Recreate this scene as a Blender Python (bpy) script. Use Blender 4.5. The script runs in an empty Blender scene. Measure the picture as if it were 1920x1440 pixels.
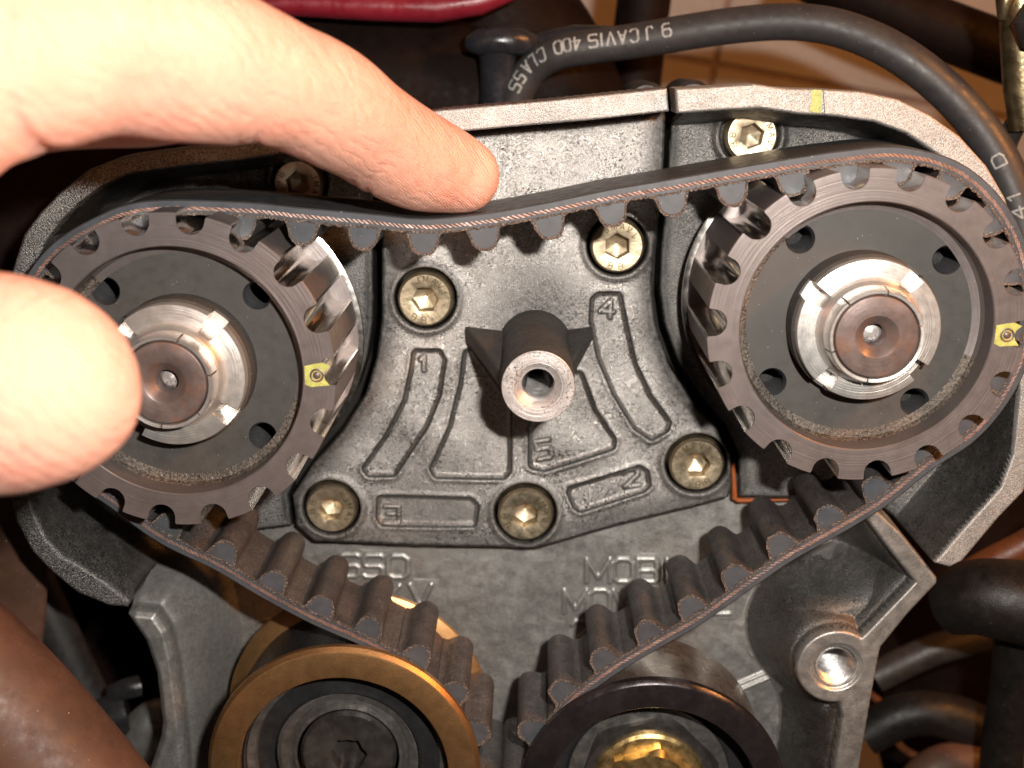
import bpy, bmesh, math, random
import numpy as np
from mathutils import Vector, Matrix
random.seed(7)
rng = np.random.default_rng(11)
PI = math.pi
S = bpy.context.scene
C = S.collection

# ---------------------------------------------------------------- camera
# world: the front face of the cam pulleys lies in z = 0, +z looks at the camera, 1 unit = 1 cm
F, D = 2400.0, 17.2            # focal length in photo pixels (1920 wide), camera height over the pulley faces
nv = Vector((40.0, 620.0, -F)).normalized()     # world -Z in camera axes (x right, y up, looks along -z)
ex = Vector((1, 0, 0)); wx = (ex - nv * ex.dot(nv)).normalized()
wz = -nv; wy = wz.cross(wx)
R3 = Matrix((wx, wy, wz))                       # world = R3 @ cam
cam_d = bpy.data.cameras.new('camera'); cam = bpy.data.objects.new('camera', cam_d); C.objects.link(cam)
cam.matrix_world = Matrix.Translation((0, 0, D)) @ R3.to_4x4()
cam_d.sensor_width = 36; cam_d.lens = F / 1920 * 36
cam_d.clip_start = 0.5; cam_d.clip_end = 500
cam_d.dof.use_dof = True; cam_d.dof.focus_distance = 18.6; cam_d.dof.aperture_fstop = 0.21
S.camera = cam

def P(px, py, z=0.0):
    """point of the plane z that the photo shows at pixel (px, py)"""
    d = R3 @ Vector((px - 960, -(py - 720), -F))
    t = (z - D) / d.z
    return Vector((d.x * t, d.y * t, z))
def rad(px, py, r, z):
    a = (P(px + r, py, z) - P(px - r, py, z)).length / 2
    b = (P(px, py + r, z) - P(px, py - r, z)).length / 2
    return (a * 1.15 + b * 0.85) / 2

# ---------------------------------------------------------------- world and lamps
W = bpy.data.worlds.new("World"); S.world = W; W.use_nodes = True
wn = W.node_tree; wn.nodes.clear()
o = wn.nodes.new('ShaderNodeOutputWorld'); bg = wn.nodes.new('ShaderNodeBackground')
tc = wn.nodes.new('ShaderNodeTexCoord'); nz = wn.nodes.new('ShaderNodeTexNoise'); nz.inputs['Scale'].default_value = 1.3
nz.inputs['Detail'].default_value = 1.0
cr = wn.nodes.new('ShaderNodeValToRGB')
cr.color_ramp.elements[0].position = 0.50; cr.color_ramp.elements[0].color = (0.022, 0.011, 0.007, 1)
cr.color_ramp.elements[1].position = 0.60; cr.color_ramp.elements[1].color = (0.80, 0.66, 0.56, 1)  # bright noise patches added for the metal to reflect
wn.links.new(tc.outputs['Generated'], nz.inputs['Vector']); wn.links.new(nz.outputs['Fac'], cr.inputs['Fac'])
wn.links.new(cr.outputs['Color'], bg.inputs['Color']); bg.inputs['Strength'].default_value = 0.14
wn.links.new(bg.outputs[0], o.inputs[0])

def area(name, loc, target, sx, sy, power, col):
    l = bpy.data.lights.new(name, 'AREA'); l.shape = 'RECTANGLE'; l.size = sx; l.size_y = sy
    l.energy = power; l.color = col
    ob = bpy.data.objects.new(name, l); C.objects.link(ob); ob.location = loc
    ob.rotation_euler = (Vector(target) - Vector(loc)).to_track_quat('-Z', 'Y').to_euler()
    return ob
# the camera's flash, just above and right of the lens; a warm bench lamp far off to the right
FL = (2.7, 2.1, D + 0.1)
area('camera_flash', FL, (0, -3, 0), 1.0, 0.45, 6500, (1.0, 0.95, 0.88))
area('bench_lamp', (26, 14, 13), (0, -3, -2), 5, 5, 10500, (1.0, 0.38, 0.09))
S.view_settings.view_transform = 'Standard'; S.view_settings.look = 'None'
S.view_settings.exposure = 0.0; S.view_settings.gamma = 1.0

# ---------------------------------------------------------------- materials
def mat(name, base, rough=0.5, metal=0.0, **k):
    """principled material with procedural colour variation, speckle dirt and fine relief"""
    m = bpy.data.materials.new(name); m.use_nodes = True
    t = m.node_tree; N, L = t.nodes, t.links
    b = N['Principled BSDF']
    b.inputs['Metallic'].default_value = metal; b.inputs['Roughness'].default_value = rough
    co = N.new('ShaderNodeTexCoord').outputs['Object']
    if k.get('world'):
        co = N.new('ShaderNodeNewGeometry').outputs['Position']
    def noise(s, d=4, r=0.6, src=None):
        n = N.new('ShaderNodeTexNoise'); n.inputs['Scale'].default_value = s
        n.inputs['Detail'].default_value = d; n.inputs['Roughness'].default_value = r
        L.new(src or co, n.inputs['Vector']); return n.outputs['Fac']
    def ramp(f, p0, c0, p1, c1):
        r = N.new('ShaderNodeValToRGB'); e = r.color_ramp.elements
        e[0].position = p0; e[0].color = (*c0, 1) if len(c0) == 3 else c0
        e[1].position = p1; e[1].color = (*c1, 1) if len(c1) == 3 else c1
        L.new(f, r.inputs['Fac']); return r.outputs['Color']
    def mix(f, a, c, mode='MIX'):
        x = N.new('ShaderNodeMix'); x.data_type = 'RGBA'; x.blend_type = mode
        for sock, v in ((x.inputs[0], f), (x.inputs[6], a), (x.inputs[7], c)):
            if hasattr(v, 'is_linked'): L.new(v, sock)
            elif isinstance(v, (int, float)): sock.default_value = v
            else: sock.default_value = (*v, 1)
        return x.outputs[2]
    g = lambda v: (v, v, v)
    v = k.get('var', 0.25)
    col = mix(ramp(noise(k.get('vs', 1.5), 5), 0.35, g(0), 0.65, g(1)),
              [c * (1 - v) for c in base], [min(1, c * (1 + v)) for c in base])
    if 'second' in k:                       # patches of a second colour (rust, oil film, wear)
        col = mix(ramp(noise(k.get('ss', 2.5), 6, 0.65), k.get('sp', 0.5), g(0), k.get('sp', 0.5) + k.get('sw', 0.15), g(1)), col, k['second'])
    if 'grain' in k:                        # sand-cast grain: light and dark specks
        gs = k.get('gs', 38)
        gm = ramp(noise(gs, 3, 0.7), 0.36, g(1 - k['grain']), 0.62, g(1 + k['grain'] * 0.6))
        col = mix(1.0, col, gm, 'MULTIPLY')
    if 'dirt' in k:                         # black specks gathered in cloudy zones
        zone = ramp(noise(k.get('ds', 1.1), 4), 0.40, g(0), 0.60, g(1))
        sp = ramp(noise(28, 5, 0.75), 0.53, g(0), 0.58, g(1))
        mm = mix(1.0, zone, sp, 'MULTIPLY')
        x = N.new('ShaderNodeMath'); x.operation = 'MULTIPLY'; x.inputs[1].default_value = k['dirt']
        L.new(mm, x.inputs[0]); col = mix(x.outputs[0], col, (0.012, 0.011, 0.010))
    if 'dust' in k:                         # pale lint specks
        sp = ramp(noise(26, 2, 0.5), 0.735, g(0), 0.76, g(1))
        x = N.new('ShaderNodeMath'); x.operation = 'MULTIPLY'; x.inputs[1].default_value = k['dust']
        L.new(sp, x.inputs[0]); col = mix(x.outputs[0], col, (0.6, 0.57, 0.52))
    if 'grime' in k:                        # soot in joints and corners plus painted shade, carried by the mesh as an attribute
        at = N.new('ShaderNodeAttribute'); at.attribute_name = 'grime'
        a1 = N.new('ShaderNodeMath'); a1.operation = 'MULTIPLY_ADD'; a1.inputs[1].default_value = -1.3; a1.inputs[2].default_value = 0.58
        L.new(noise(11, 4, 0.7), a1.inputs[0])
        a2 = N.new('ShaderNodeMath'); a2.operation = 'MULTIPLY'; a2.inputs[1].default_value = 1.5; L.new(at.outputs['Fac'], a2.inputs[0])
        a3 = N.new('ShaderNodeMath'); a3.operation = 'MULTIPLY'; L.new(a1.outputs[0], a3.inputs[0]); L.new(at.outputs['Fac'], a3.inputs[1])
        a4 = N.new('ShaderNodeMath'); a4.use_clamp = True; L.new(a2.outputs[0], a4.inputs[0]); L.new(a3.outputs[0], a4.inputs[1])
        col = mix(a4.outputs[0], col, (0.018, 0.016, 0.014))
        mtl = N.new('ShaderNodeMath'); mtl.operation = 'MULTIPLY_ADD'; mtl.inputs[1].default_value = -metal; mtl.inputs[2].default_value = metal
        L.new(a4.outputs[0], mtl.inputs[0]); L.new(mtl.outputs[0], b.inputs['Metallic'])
    L.new(col, b.inputs['Base Color'])
    rv = k.get('rv', 0.12)
    rr = ramp(noise(k.get('rs', 6), 4), 0.3, g(max(0.02, rough - rv)), 0.7, g(min(1, rough + rv)))
    L.new(rr, b.inputs['Roughness'])
    bumps = list(k.get('bump', [(30, 0.3, 0.02)]))
    prev = None
    def add_bump(h, strength, dist):
        nonlocal prev
        n = N.new('ShaderNodeBump'); n.inputs['Strength'].default_value = strength; n.inputs['Distance'].default_value = dist
        L.new(h, n.inputs['Height'])
        if prev: L.new(prev, n.inputs['Normal'])
        prev = n.outputs['Normal']
    for s, st, di in bumps: add_bump(noise(s, 3, 0.6), st, di)
    if 'turned' in k:                       # concentric lathe marks round the object's own z axis
        sx = N.new('ShaderNodeSeparateXYZ'); L.new(co, sx.inputs[0])
        cx = N.new('ShaderNodeCombineXYZ'); L.new(sx.outputs[0], cx.inputs[0]); L.new(sx.outputs[1], cx.inputs[1])
        ln = N.new('ShaderNodeVectorMath'); ln.operation = 'LENGTH'; L.new(cx.outputs[0], ln.inputs[0])
        cz = N.new('ShaderNodeCombineXYZ'); L.new(ln.outputs['Value'], cz.inputs[0])
        sc = N.new('ShaderNodeVectorMath'); sc.operation = 'SCALE'; sc.inputs['Scale'].default_value = 0.012
        L.new(cx.outputs[0], sc.inputs[0])
        ad = N.new('ShaderNodeVectorMath'); L.new(cz.outputs[0], ad.inputs[0]); L.new(sc.outputs[0], ad.inputs[1])
        add_bump(noise(34, 3, 0.75, ad.outputs[0]), k['turned'], 0.012)
    if prev: L.new(prev, b.inputs['Normal'])
    if 'sss' in k:
        b.inputs['Subsurface Weight'].default_value = k['sss']; b.inputs['Subsurface Radius'].default_value = (1.0, 0.32, 0.15)
        b.inputs['Subsurface Scale'].default_value = 0.28
    if 'spec' in k: b.inputs['Specular IOR Level'].default_value = k['spec']
    if 'coat' in k: b.inputs['Coat Weight'].default_value = k['coat']; b.inputs['Coat Roughness'].default_value = 0.15
    return m

M = {}
M['cast'] = mat('cast_alloy', (0.49, 0.455, 0.43), 0.285, 0.94, var=0.14, vs=0.9, grain=0.48, gs=48, dirt=1.0, second=(0.24, 0.22, 0.20), ss=0.9, sp=0.52, sw=0.25, bump=[(55, 0.8, 0.016)], rv=0.05, world=True, grime=1)
M['rim'] = mat('bare_rim', (0.41, 0.385, 0.36), 0.5, 0.6, var=0.08, grain=0.4, gs=50, bump=[(50, 0.7, 0.015)], world=True)
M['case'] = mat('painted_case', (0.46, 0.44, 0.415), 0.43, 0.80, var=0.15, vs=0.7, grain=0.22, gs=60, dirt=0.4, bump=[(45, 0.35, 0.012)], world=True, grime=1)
M['shroud'] = mat('rough_shroud', (0.22, 0.21, 0.20), 0.42, 0.85, var=0.25, vs=0.8, grain=0.6, gs=50, dirt=0.9, bump=[(45, 0.9, 0.02)], world=True, grime=1)
M['shead'] = mat('black_head', (0.02, 0.017, 0.015), 0.7, 0.0, world=True, spec=0.15)  # even near-black tone for what shows in the gaps
M['boss'] = mat('black_boss', (0.055, 0.048, 0.043), 0.6, 0.2, var=0.3, grain=0.5, gs=30, dust=0.6, bump=[(26, 0.8, 0.03)])
M['bossface'] = mat('machined_boss_face', (0.55, 0.50, 0.48), 0.42, 0.6, var=0.15, dirt=0.9, ds=3.0, turned=0.5, bump=[(30, 0.3, 0.01)])
M['zinc'] = mat('yellow_zinc', (0.54, 0.44, 0.30), 0.40, 0.95, var=0.12, vs=3, second=(0.42, 0.32, 0.23), ss=3, sp=0.5, sw=0.2, bump=[(9, 0.25, 0.02), (40, 0.15, 0.006)])
M['zincdark'] = mat('engraved_zinc', (0.14, 0.10, 0.05), 0.5, 0.6)
M['face'] = mat('brown_machined_steel', (0.175, 0.148, 0.142), 0.44, 0.55, var=0.10, vs=1.2, dust=0.3, turned=0.45, bump=[(12, 0.05, 0.01)], rv=0.06)
M['web'] = mat('dark_anodised_web', (0.060, 0.054, 0.049), 0.55, 0.1, var=0.1, dust=0.8, bump=[(45, 0.15, 0.006)])
M['sludge'] = mat('oily_grit', (0.095, 0.075, 0.060), 0.5, 0.2, var=0.4, grain=0.6, gs=24, dust=0.9, bump=[(22, 0.9, 0.03)])
M['chrome'] = mat('polished_gullet', (0.66, 0.62, 0.58), 0.22, 1.0, var=0.10, vs=2, second=(0.34, 0.28, 0.24), ss=1.2, sp=0.58, sw=0.12, bump=[(50, 0.05, 0.004)], rv=0.06)
M['silver'] = mat('turned_silver', (0.80, 0.76, 0.72), 0.34, 0.85, var=0.05, turned=0.55, bump=[(20, 0.04, 0.01)], rv=0.05)
M['shaft'] = mat('rusty_shaft_end', (0.15, 0.11, 0.10), 0.45, 0.35, var=0.25, vs=2.5, second=(0.20, 0.095, 0.055), ss=2.0, sp=0.48, sw=0.2, turned=0.3, bump=[(18, 0.15, 0.01)])
M['hole'] = mat('black_hole', (0.012, 0.011, 0.010), 0.7, 0.0)  # black painted in for hole bottoms that the flash would light
M['thread'] = mat('cut_thread', (0.66, 0.64, 0.63), 0.42, 0.95, var=0.15)
M['dthread'] = mat('dark_thread', (0.10, 0.10, 0.105), 0.35, 0.7, var=0.2)
M['paint'] = mat('yellow_green_paint', (0.42, 0.42, 0.11), 0.5, 0.0, var=0.2, vs=6, second=(0.30, 0.27, 0.12), ss=9, sp=0.55, bump=[(20, 0.5, 0.02)])
M['rubber'] = mat('black_rubber', (0.042, 0.041, 0.042), 0.5, 0.0, var=0.15, dust=0.8, bump=[(60, 0.15, 0.004)], world=True)
M['rubcut'] = mat('cut_rubber_edge', (0.056, 0.059, 0.067), 0.5, 0.0, var=0.12, dust=0.3, bump=[(50, 0.12, 0.004)], world=True)
M['fabric'] = mat('tooth_fabric', (0.060, 0.052, 0.050), 0.58, 0.0, var=0.3, vs=1.8, second=(0.095, 0.062, 0.050), ss=1.6, sp=0.54, sw=0.2, grain=0.6, gs=34, dust=0.35, bump=[(34, 0.8, 0.02), (9, 0.25, 0.03)], world=True)
M['fray'] = mat('frayed_fabric_edge', (0.085, 0.065, 0.055), 0.7, 0.0, var=0.4, vs=9, second=(0.28, 0.21, 0.17), ss=40, sp=0.53, sw=0.06, bump=[(36, 1.0, 0.05)], world=True)
M['cord'] = mat('copper_cord', (0.16, 0.085, 0.065), 0.42, 0.1, var=0.3, vs=8, second=(0.10, 0.07, 0.065), ss=1.1, sp=0.5, sw=0.15, bump=[(40, 0.5, 0.01)], world=True)
M['cord2'] = mat('copper_cord_light', (0.25, 0.15, 0.12), 0.4, 0.1, var=0.3, vs=8, second=(0.12, 0.08, 0.07), ss=1.1, sp=0.5, sw=0.15, world=True)
M['brightbrass'] = mat('bright_brass', (0.80, 0.56, 0.24), 0.33, 0.95, var=0.1, vs=3, bump=[(12, 0.2, 0.01)])
M['gold'] = mat('gold_passivated_ring', (0.52, 0.29, 0.125), 0.42, 0.95, var=0.12, vs=1.2, second=(0.45, 0.255, 0.11), ss=16, sp=0.5, sw=0.2, grain=0.15, gs=60, bump=[(30, 0.2, 0.01)], rv=0.03)
M['black_ring'] = mat('black_oxide_ring', (0.032, 0.027, 0.029), 0.26, 0.6, var=0.2, turned=0.2, bump=[(30, 0.08, 0.01)])
M['bearing'] = mat('oily_bearing_steel', (0.30, 0.28, 0.26), 0.30, 0.85, var=0.2, turned=0.3, bump=[(14, 0.1, 0.01)])
M['seal'] = mat('black_bearing_seal', (0.022, 0.021, 0.022), 0.32, 0.1, var=0.2)
M['blackbolt'] = mat('black_bolt', (0.085, 0.075, 0.070), 0.38, 0.7, var=0.3, dust=0.4, bump=[(20, 0.2, 0.01)])
M['skin'] = mat('skin', (0.82, 0.43, 0.32), 0.50, 0.0, var=0.05, vs=0.8, second=(0.77, 0.25, 0.19), ss=0.55, sp=0.5, sw=0.35, sss=0.35, spec=0.35, bump=[(2.2, 0.25, 0.12)], world=True)
M['cable'] = mat('cable_jacket', (0.038, 0.034, 0.034), 0.50, 0.0, var=0.1, dust=0.35, bump=[(50, 0.2, 0.005)], world=True)
M['print'] = mat('grey_print', (0.34, 0.335, 0.32), 0.6, 0.0, var=0.3, vs=12, bump=[(60, 0.1, 0.003)], world=True)
M['boot'] = mat('glossy_boot', (0.020, 0.020, 0.024), 0.28, 0.0, var=0.2, bump=[(14, 0.3, 0.02)], world=True)
M['red'] = mat('red_plastic', (0.17, 0.010, 0.020), 0.35, 0.0, var=0.15, bump=[(10, 0.2, 0.02)], world=True, coat=0.3)
M['hose'] = mat('matt_hose', (0.010, 0.008, 0.007), 0.45, 0.0, var=0.3, dust=0.15, world=True, spec=0.3)
M['floor'] = mat('floor_tile', (0.26, 0.215, 0.18), 0.6, 0.0, var=0.12, vs=0.25, bump=[(3, 0.2, 0.05)], world=True)
M['grout'] = mat('floor_grout', (0.17, 0.115, 0.09), 0.9, 0.0, world=True)
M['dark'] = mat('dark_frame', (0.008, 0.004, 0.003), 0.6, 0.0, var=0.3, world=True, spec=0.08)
M['brown'] = mat('brown_painted_pipe', (0.085, 0.038, 0.022), 0.6, 0.0, var=0.3, vs=0.8, dust=0.5, bump=[(30, 0.15, 0.01)], world=True)
M['brass'] = mat('oily_brass', (0.20, 0.16, 0.09), 0.35, 0.9, var=0.3, vs=4, bump=[(12, 0.3, 0.02)], world=True)
M['grime'] = mat('black_grime', (0.02, 0.018, 0.016), 0.7, 0.0, world=True)
M['greyp'] = mat('dull_grey_plastic', (0.026, 0.022, 0.020), 0.5, 0.0, var=0.3, world=True)
M['orange'] = mat('amber_wire', (0.12, 0.035, 0.010), 0.45, 0.0, world=True)

# ---------------------------------------------------------------- object helpers
def tag(o, label, cat, group=None, kind=None):
    if label: o['label'] = label
    if cat: o['category'] = cat
    if group: o['group'] = group
    if kind: o['kind'] = kind
    return o
def empty(name, loc, label, cat, group=None):
    o = bpy.data.objects.new(name, None); C.objects.link(o); o.location = loc; o.empty_display_size = 0.2
    return tag(o, label, cat, group)
def obj(name, verts, faces, mats, parent=None, midx=None, smooth=30, loc=None, local=False):
    """one mesh object; verts in world space unless local, its origin at loc"""
    me = bpy.data.meshes.new(name)
    v = np.asarray(verts, float)
    if loc is not None and not local: v = v - np.array(loc)
    me.from_pydata(v.tolist(), [], faces if isinstance(faces, list) else faces.tolist())
    for m in (mats if isinstance(mats, (list, tuple)) else [mats]): me.materials.append(M[m])
    if midx is not None: me.polygons.foreach_set('material_index', np.asarray(midx, dtype=np.int32))
    me.update()
    if smooth:
        me.shade_smooth()
        if smooth < 180: me.set_sharp_from_angle(angle=math.radians(smooth))
    o = bpy.data.objects.new(name, me); C.objects.link(o)
    L = Vector(loc) if loc is not None else Vector((0, 0, 0))
    if parent is not None:
        o.parent = parent; o.location = L - Vector(parent_world(parent))
    else: o.location = L
    return o
def parent_world(p):
    l = Vector(p.location)
    while p.parent: p = p.parent; l = l + Vector(p.location)
    return l
def lathe(name, prof, c, m, parent=None, n=96, midx=None, smooth=28, hexr=None, rot=0.0, close=False, afun=None):
    """surface turned about the z axis through c=(x,y); prof = [(r, z)] ; midx per profile segment"""
    vs = []
    for r, z in prof:
        for i in range(n):
            a = 2 * PI * i / n + rot
            vs.append((c[0] + r * math.cos(a), c[1] + r * math.sin(a), z))
    fs, mi = [], []
    segs = len(prof) - (0 if close else 1)
    for j in range(segs):
        k = (j + 1) % len(prof)
        for i in range(n):
            fs.append((j * n + i, k * n + i, k * n + (i + 1) % n, j * n + (i + 1) % n)); mi.append(afun(j, 2 * PI * i / n) if afun else midx[j] if midx else 0)
    return obj(name, vs, fs, m, parent, mi, smooth, loc=(c[0], c[1], prof[0][1]))
def tube(name, pts, radii, m, parent=None, n=28, caps=True, flat=1.0, flatdir=(0, 0, 1)):
    pts = [Vector(p) for p in pts]
    vs, fs = [], []
    up = Vector((0, 0, 1))
    for i, p in enumerate(pts):
        t = (pts[min(i + 1, len(pts) - 1)] - pts[max(i - 1, 0)]).normalized()
        a = t.cross(up)
        if a.length < 0.05: a = t.cross(Vector((0, 1, 0)))
        a.normalize(); b = a.cross(t).normalized()
        for j in range(n):
            w = 2 * PI * j / n
            vs.append(p + (a * math.cos(w) + b * math.sin(w) * flat) * radii[i])
    for i in range(len(pts) - 1):
        for j in range(n):
            fs.append((i * n + j, i * n + (j + 1) % n, (i + 1) * n + (j + 1) % n, (i + 1) * n + j))
    if caps:
        fs.append(tuple(range(n))[::-1]); fs.append(tuple((len(pts) - 1) * n + j for j in range(n)))
    return obj(name, vs, fs, m, parent, None, 50, loc=tuple(pts[0]))
def catmull(pts, per=10, closed=False):
    p = np.array([tuple(q) for q in pts], float); n = len(p); out = []
    rngi = range(n) if closed else range(n - 1)
    for i in rngi:
        if closed: a, b, c, d = p[i - 1], p[i], p[(i + 1) % n], p[(i + 2) % n]
        else: a, b, c, d = p[max(i - 1, 0)], p[i], p[i + 1], p[min(i + 2, n - 1)]
        for k in range(per):
            t = k / per
            out.append(0.5 * ((2 * b) + (c - a) * t + (2 * a - 5 * b + 4 * c - d) * t * t + (3 * b - a - 3 * c + d) * t ** 3))
    if not closed: out.append(p[-1])
    return np.array(out)

# signed distances on numpy grids (negative inside)
def sd_poly(X, Y, poly):
    poly = np.asarray(poly, float); n = len(poly)
    d = np.full(X.shape, 1e18); inside = np.zeros(X.shape, bool)
    for i in range(n):
        ax, ay = poly[i]; bx, by = poly[(i + 1) % n]
        ex_, ey_ = bx - ax, by - ay; wx_, wy_ = X - ax, Y - ay
        t = np.clip((wx_ * ex_ + wy_ * ey_) / (ex_ * ex_ + ey_ * ey_ + 1e-12), 0, 1)
        d = np.minimum(d, (wx_ - ex_ * t) ** 2 + (wy_ - ey_ * t) ** 2)
        c = ((ay > Y) != (by > Y)) & (X < (bx - ax) * (Y - ay) / (by - ay + 1e-12) + ax)
        inside ^= c
    return np.where(inside, -1, 1) * np.sqrt(d)
def sd_line(X, Y, pl):
    d = np.full(X.shape, 1e18)
    for (ax, ay), (bx, by) in zip(pl[:-1], pl[1:]):
        ex_, ey_ = bx - ax, by - ay; wx_, wy_ = X - ax, Y - ay
        t = np.clip((wx_ * ex_ + wy_ * ey_) / (ex_ * ex_ + ey_ * ey_ + 1e-12), 0, 1)
        d = np.minimum(d, (wx_ - ex_ * t) ** 2 + (wy_ - ey_ * t) ** 2)
    return np.sqrt(d)
def rounded(X, Y, poly, r):
    """polygon with corners rounded by r: inset polygon by r then grow"""
    p = np.asarray(poly, float); c = p.mean(0)
    n = len(p); A = 0.5 * sum(p[i][0] * p[(i + 1) % n][1] - p[(i + 1) % n][0] * p[i][1] for i in range(n))
    s = 1 if A > 0 else -1; q = []
    for i in range(n):
        a, b, d = p[i - 1], p[i], p[(i + 1) % n]
        e1 = (b - a) / np.linalg.norm(b - a); e2 = (d - b) / np.linalg.norm(d - b)
        n1 = np.array((-e1[1], e1[0])) * s; n2 = np.array((-e2[1], e2[0])) * s
        m = n1 + n2; m = m / max(1e-6, (m @ n1)) ; q.append(b + m * r)
    return sd_poly(X, Y, q) - r
def sm(x, a, b):
    t = np.clip((x - a) / (b - a), 0, 1); return t * t * (3 - 2 * t)
def pp(pts, z): return [tuple(P(x, y, z)[:2]) for x, y in pts]
def field(name, bounds, step, zfun, m, parent=None, mfun=None, gfun=None, sd=None, skirt=0.7, zref=-3.0, smooth=180):
    """heightfield sheet: bounds in photo pixels at zref, zfun(X, Y) -> (Z, keep mask)"""
    c = [P(x, y, zref) for x, y in ((bounds[0], bounds[1]), (bounds[2], bounds[1]), (bounds[0], bounds[3]), (bounds[2], bounds[3]))]
    x0, x1 = min(p.x for p in c), max(p.x for p in c); y0, y1 = min(p.y for p in c), max(p.y for p in c)
    nx = int((x1 - x0) / step) + 2; ny = int((y1 - y0) / step) + 2
    X, Y = np.meshgrid(np.linspace(x0, x1, nx), np.linspace(y0, y1, ny))
    Z, keep = zfun(X, Y)
    idx = np.arange(nx * ny).reshape(ny, nx)
    q = np.stack([idx[:-1, :-1], idx[:-1, 1:], idx[1:, 1:], idx[1:, :-1]], -1).reshape(-1, 4)
    kf = keep.reshape(-1)[q].all(1); q = q[kf]
    used = np.unique(q); remap = np.full(nx * ny, -1); remap[used] = np.arange(len(used))
    V = np.stack([X.reshape(-1), Y.reshape(-1), Z.reshape(-1)], -1)[used]; q = remap[q]
    if sd is not None:                  # pull the ragged border onto the true outline, then give it a side wall
        for _ in range(2):
            e_ = 0.004; d0 = sd(V[:, 0], V[:, 1]); out = d0 > 0
            vx, vy = V[out, 0], V[out, 1]; d0 = d0[out]
            gx = (sd(vx + e_, vy) - sd(vx - e_, vy)) / (2 * e_); gy = (sd(vx, vy + e_) - sd(vx, vy - e_)) / (2 * e_); gg = gx * gx + gy * gy + 1e-6
            V[out, 0] -= d0 * gx / gg; V[out, 1] -= d0 * gy / gg
        e = np.concatenate([q[:, [0, 1]], q[:, [1, 2]], q[:, [2, 3]], q[:, [3, 0]]]); key = np.sort(e, 1); key = key[:, 0].astype(np.int64) * len(V) + key[:, 1]
        u, inv, cnt = np.unique(key, return_inverse=True, return_counts=True); be = e[cnt[inv] == 1]
        bv = np.unique(be); mp_ = np.full(len(V), -1); mp_[bv] = np.arange(len(bv)) * 2 + len(V)
        sk = np.repeat(V[bv], 2, axis=0); sk[1::2, 2] -= skirt
        q = np.concatenate([q, np.stack([be[:, 1], be[:, 0], be[:, 0], be[:, 1]], -1)]); nb_ = len(be)
        q[-nb_:, 0] = mp_[be[:, 1]]; q[-nb_:, 1] = mp_[be[:, 0]]; q[-nb_:, 2] = mp_[be[:, 0]] + 1; q[-nb_:, 3] = mp_[be[:, 1]] + 1
        V = np.concatenate([V, sk])
    me = bpy.data.meshes.new(name)
    me.vertices.add(len(V)); me.vertices.foreach_set('co', V.astype(np.float32).reshape(-1))
    me.loops.add(len(q) * 4); me.loops.foreach_set('vertex_index', q.reshape(-1).astype(np.int32))
    me.polygons.add(len(q)); me.polygons.foreach_set('loop_start', np.arange(0, len(q) * 4, 4, dtype=np.int32))
    for k in (m if isinstance(m, (list, tuple)) else [m]): me.materials.append(M[k])
    if mfun is not None:
        cen = V[q].mean(1); me.polygons.foreach_set('material_index', mfun(cen[:, 0], cen[:, 1], cen[:, 2]).astype(np.int32))
    if gfun is not None:
        at = me.attributes.new('grime', 'FLOAT', 'POINT'); at.data.foreach_set('value', np.clip(gfun(V[:, 0], V[:, 1], V[:, 2]), 0, 1).astype(np.float32))  # holds soot in joints and corners plus painted shade
    me.update(); me.validate(); me.shade_smooth()
    o = bpy.data.objects.new(name, me); C.objects.link(o)
    if parent: o.parent = parent; o.location = -Vector(parent_world(parent))
    return o

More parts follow.
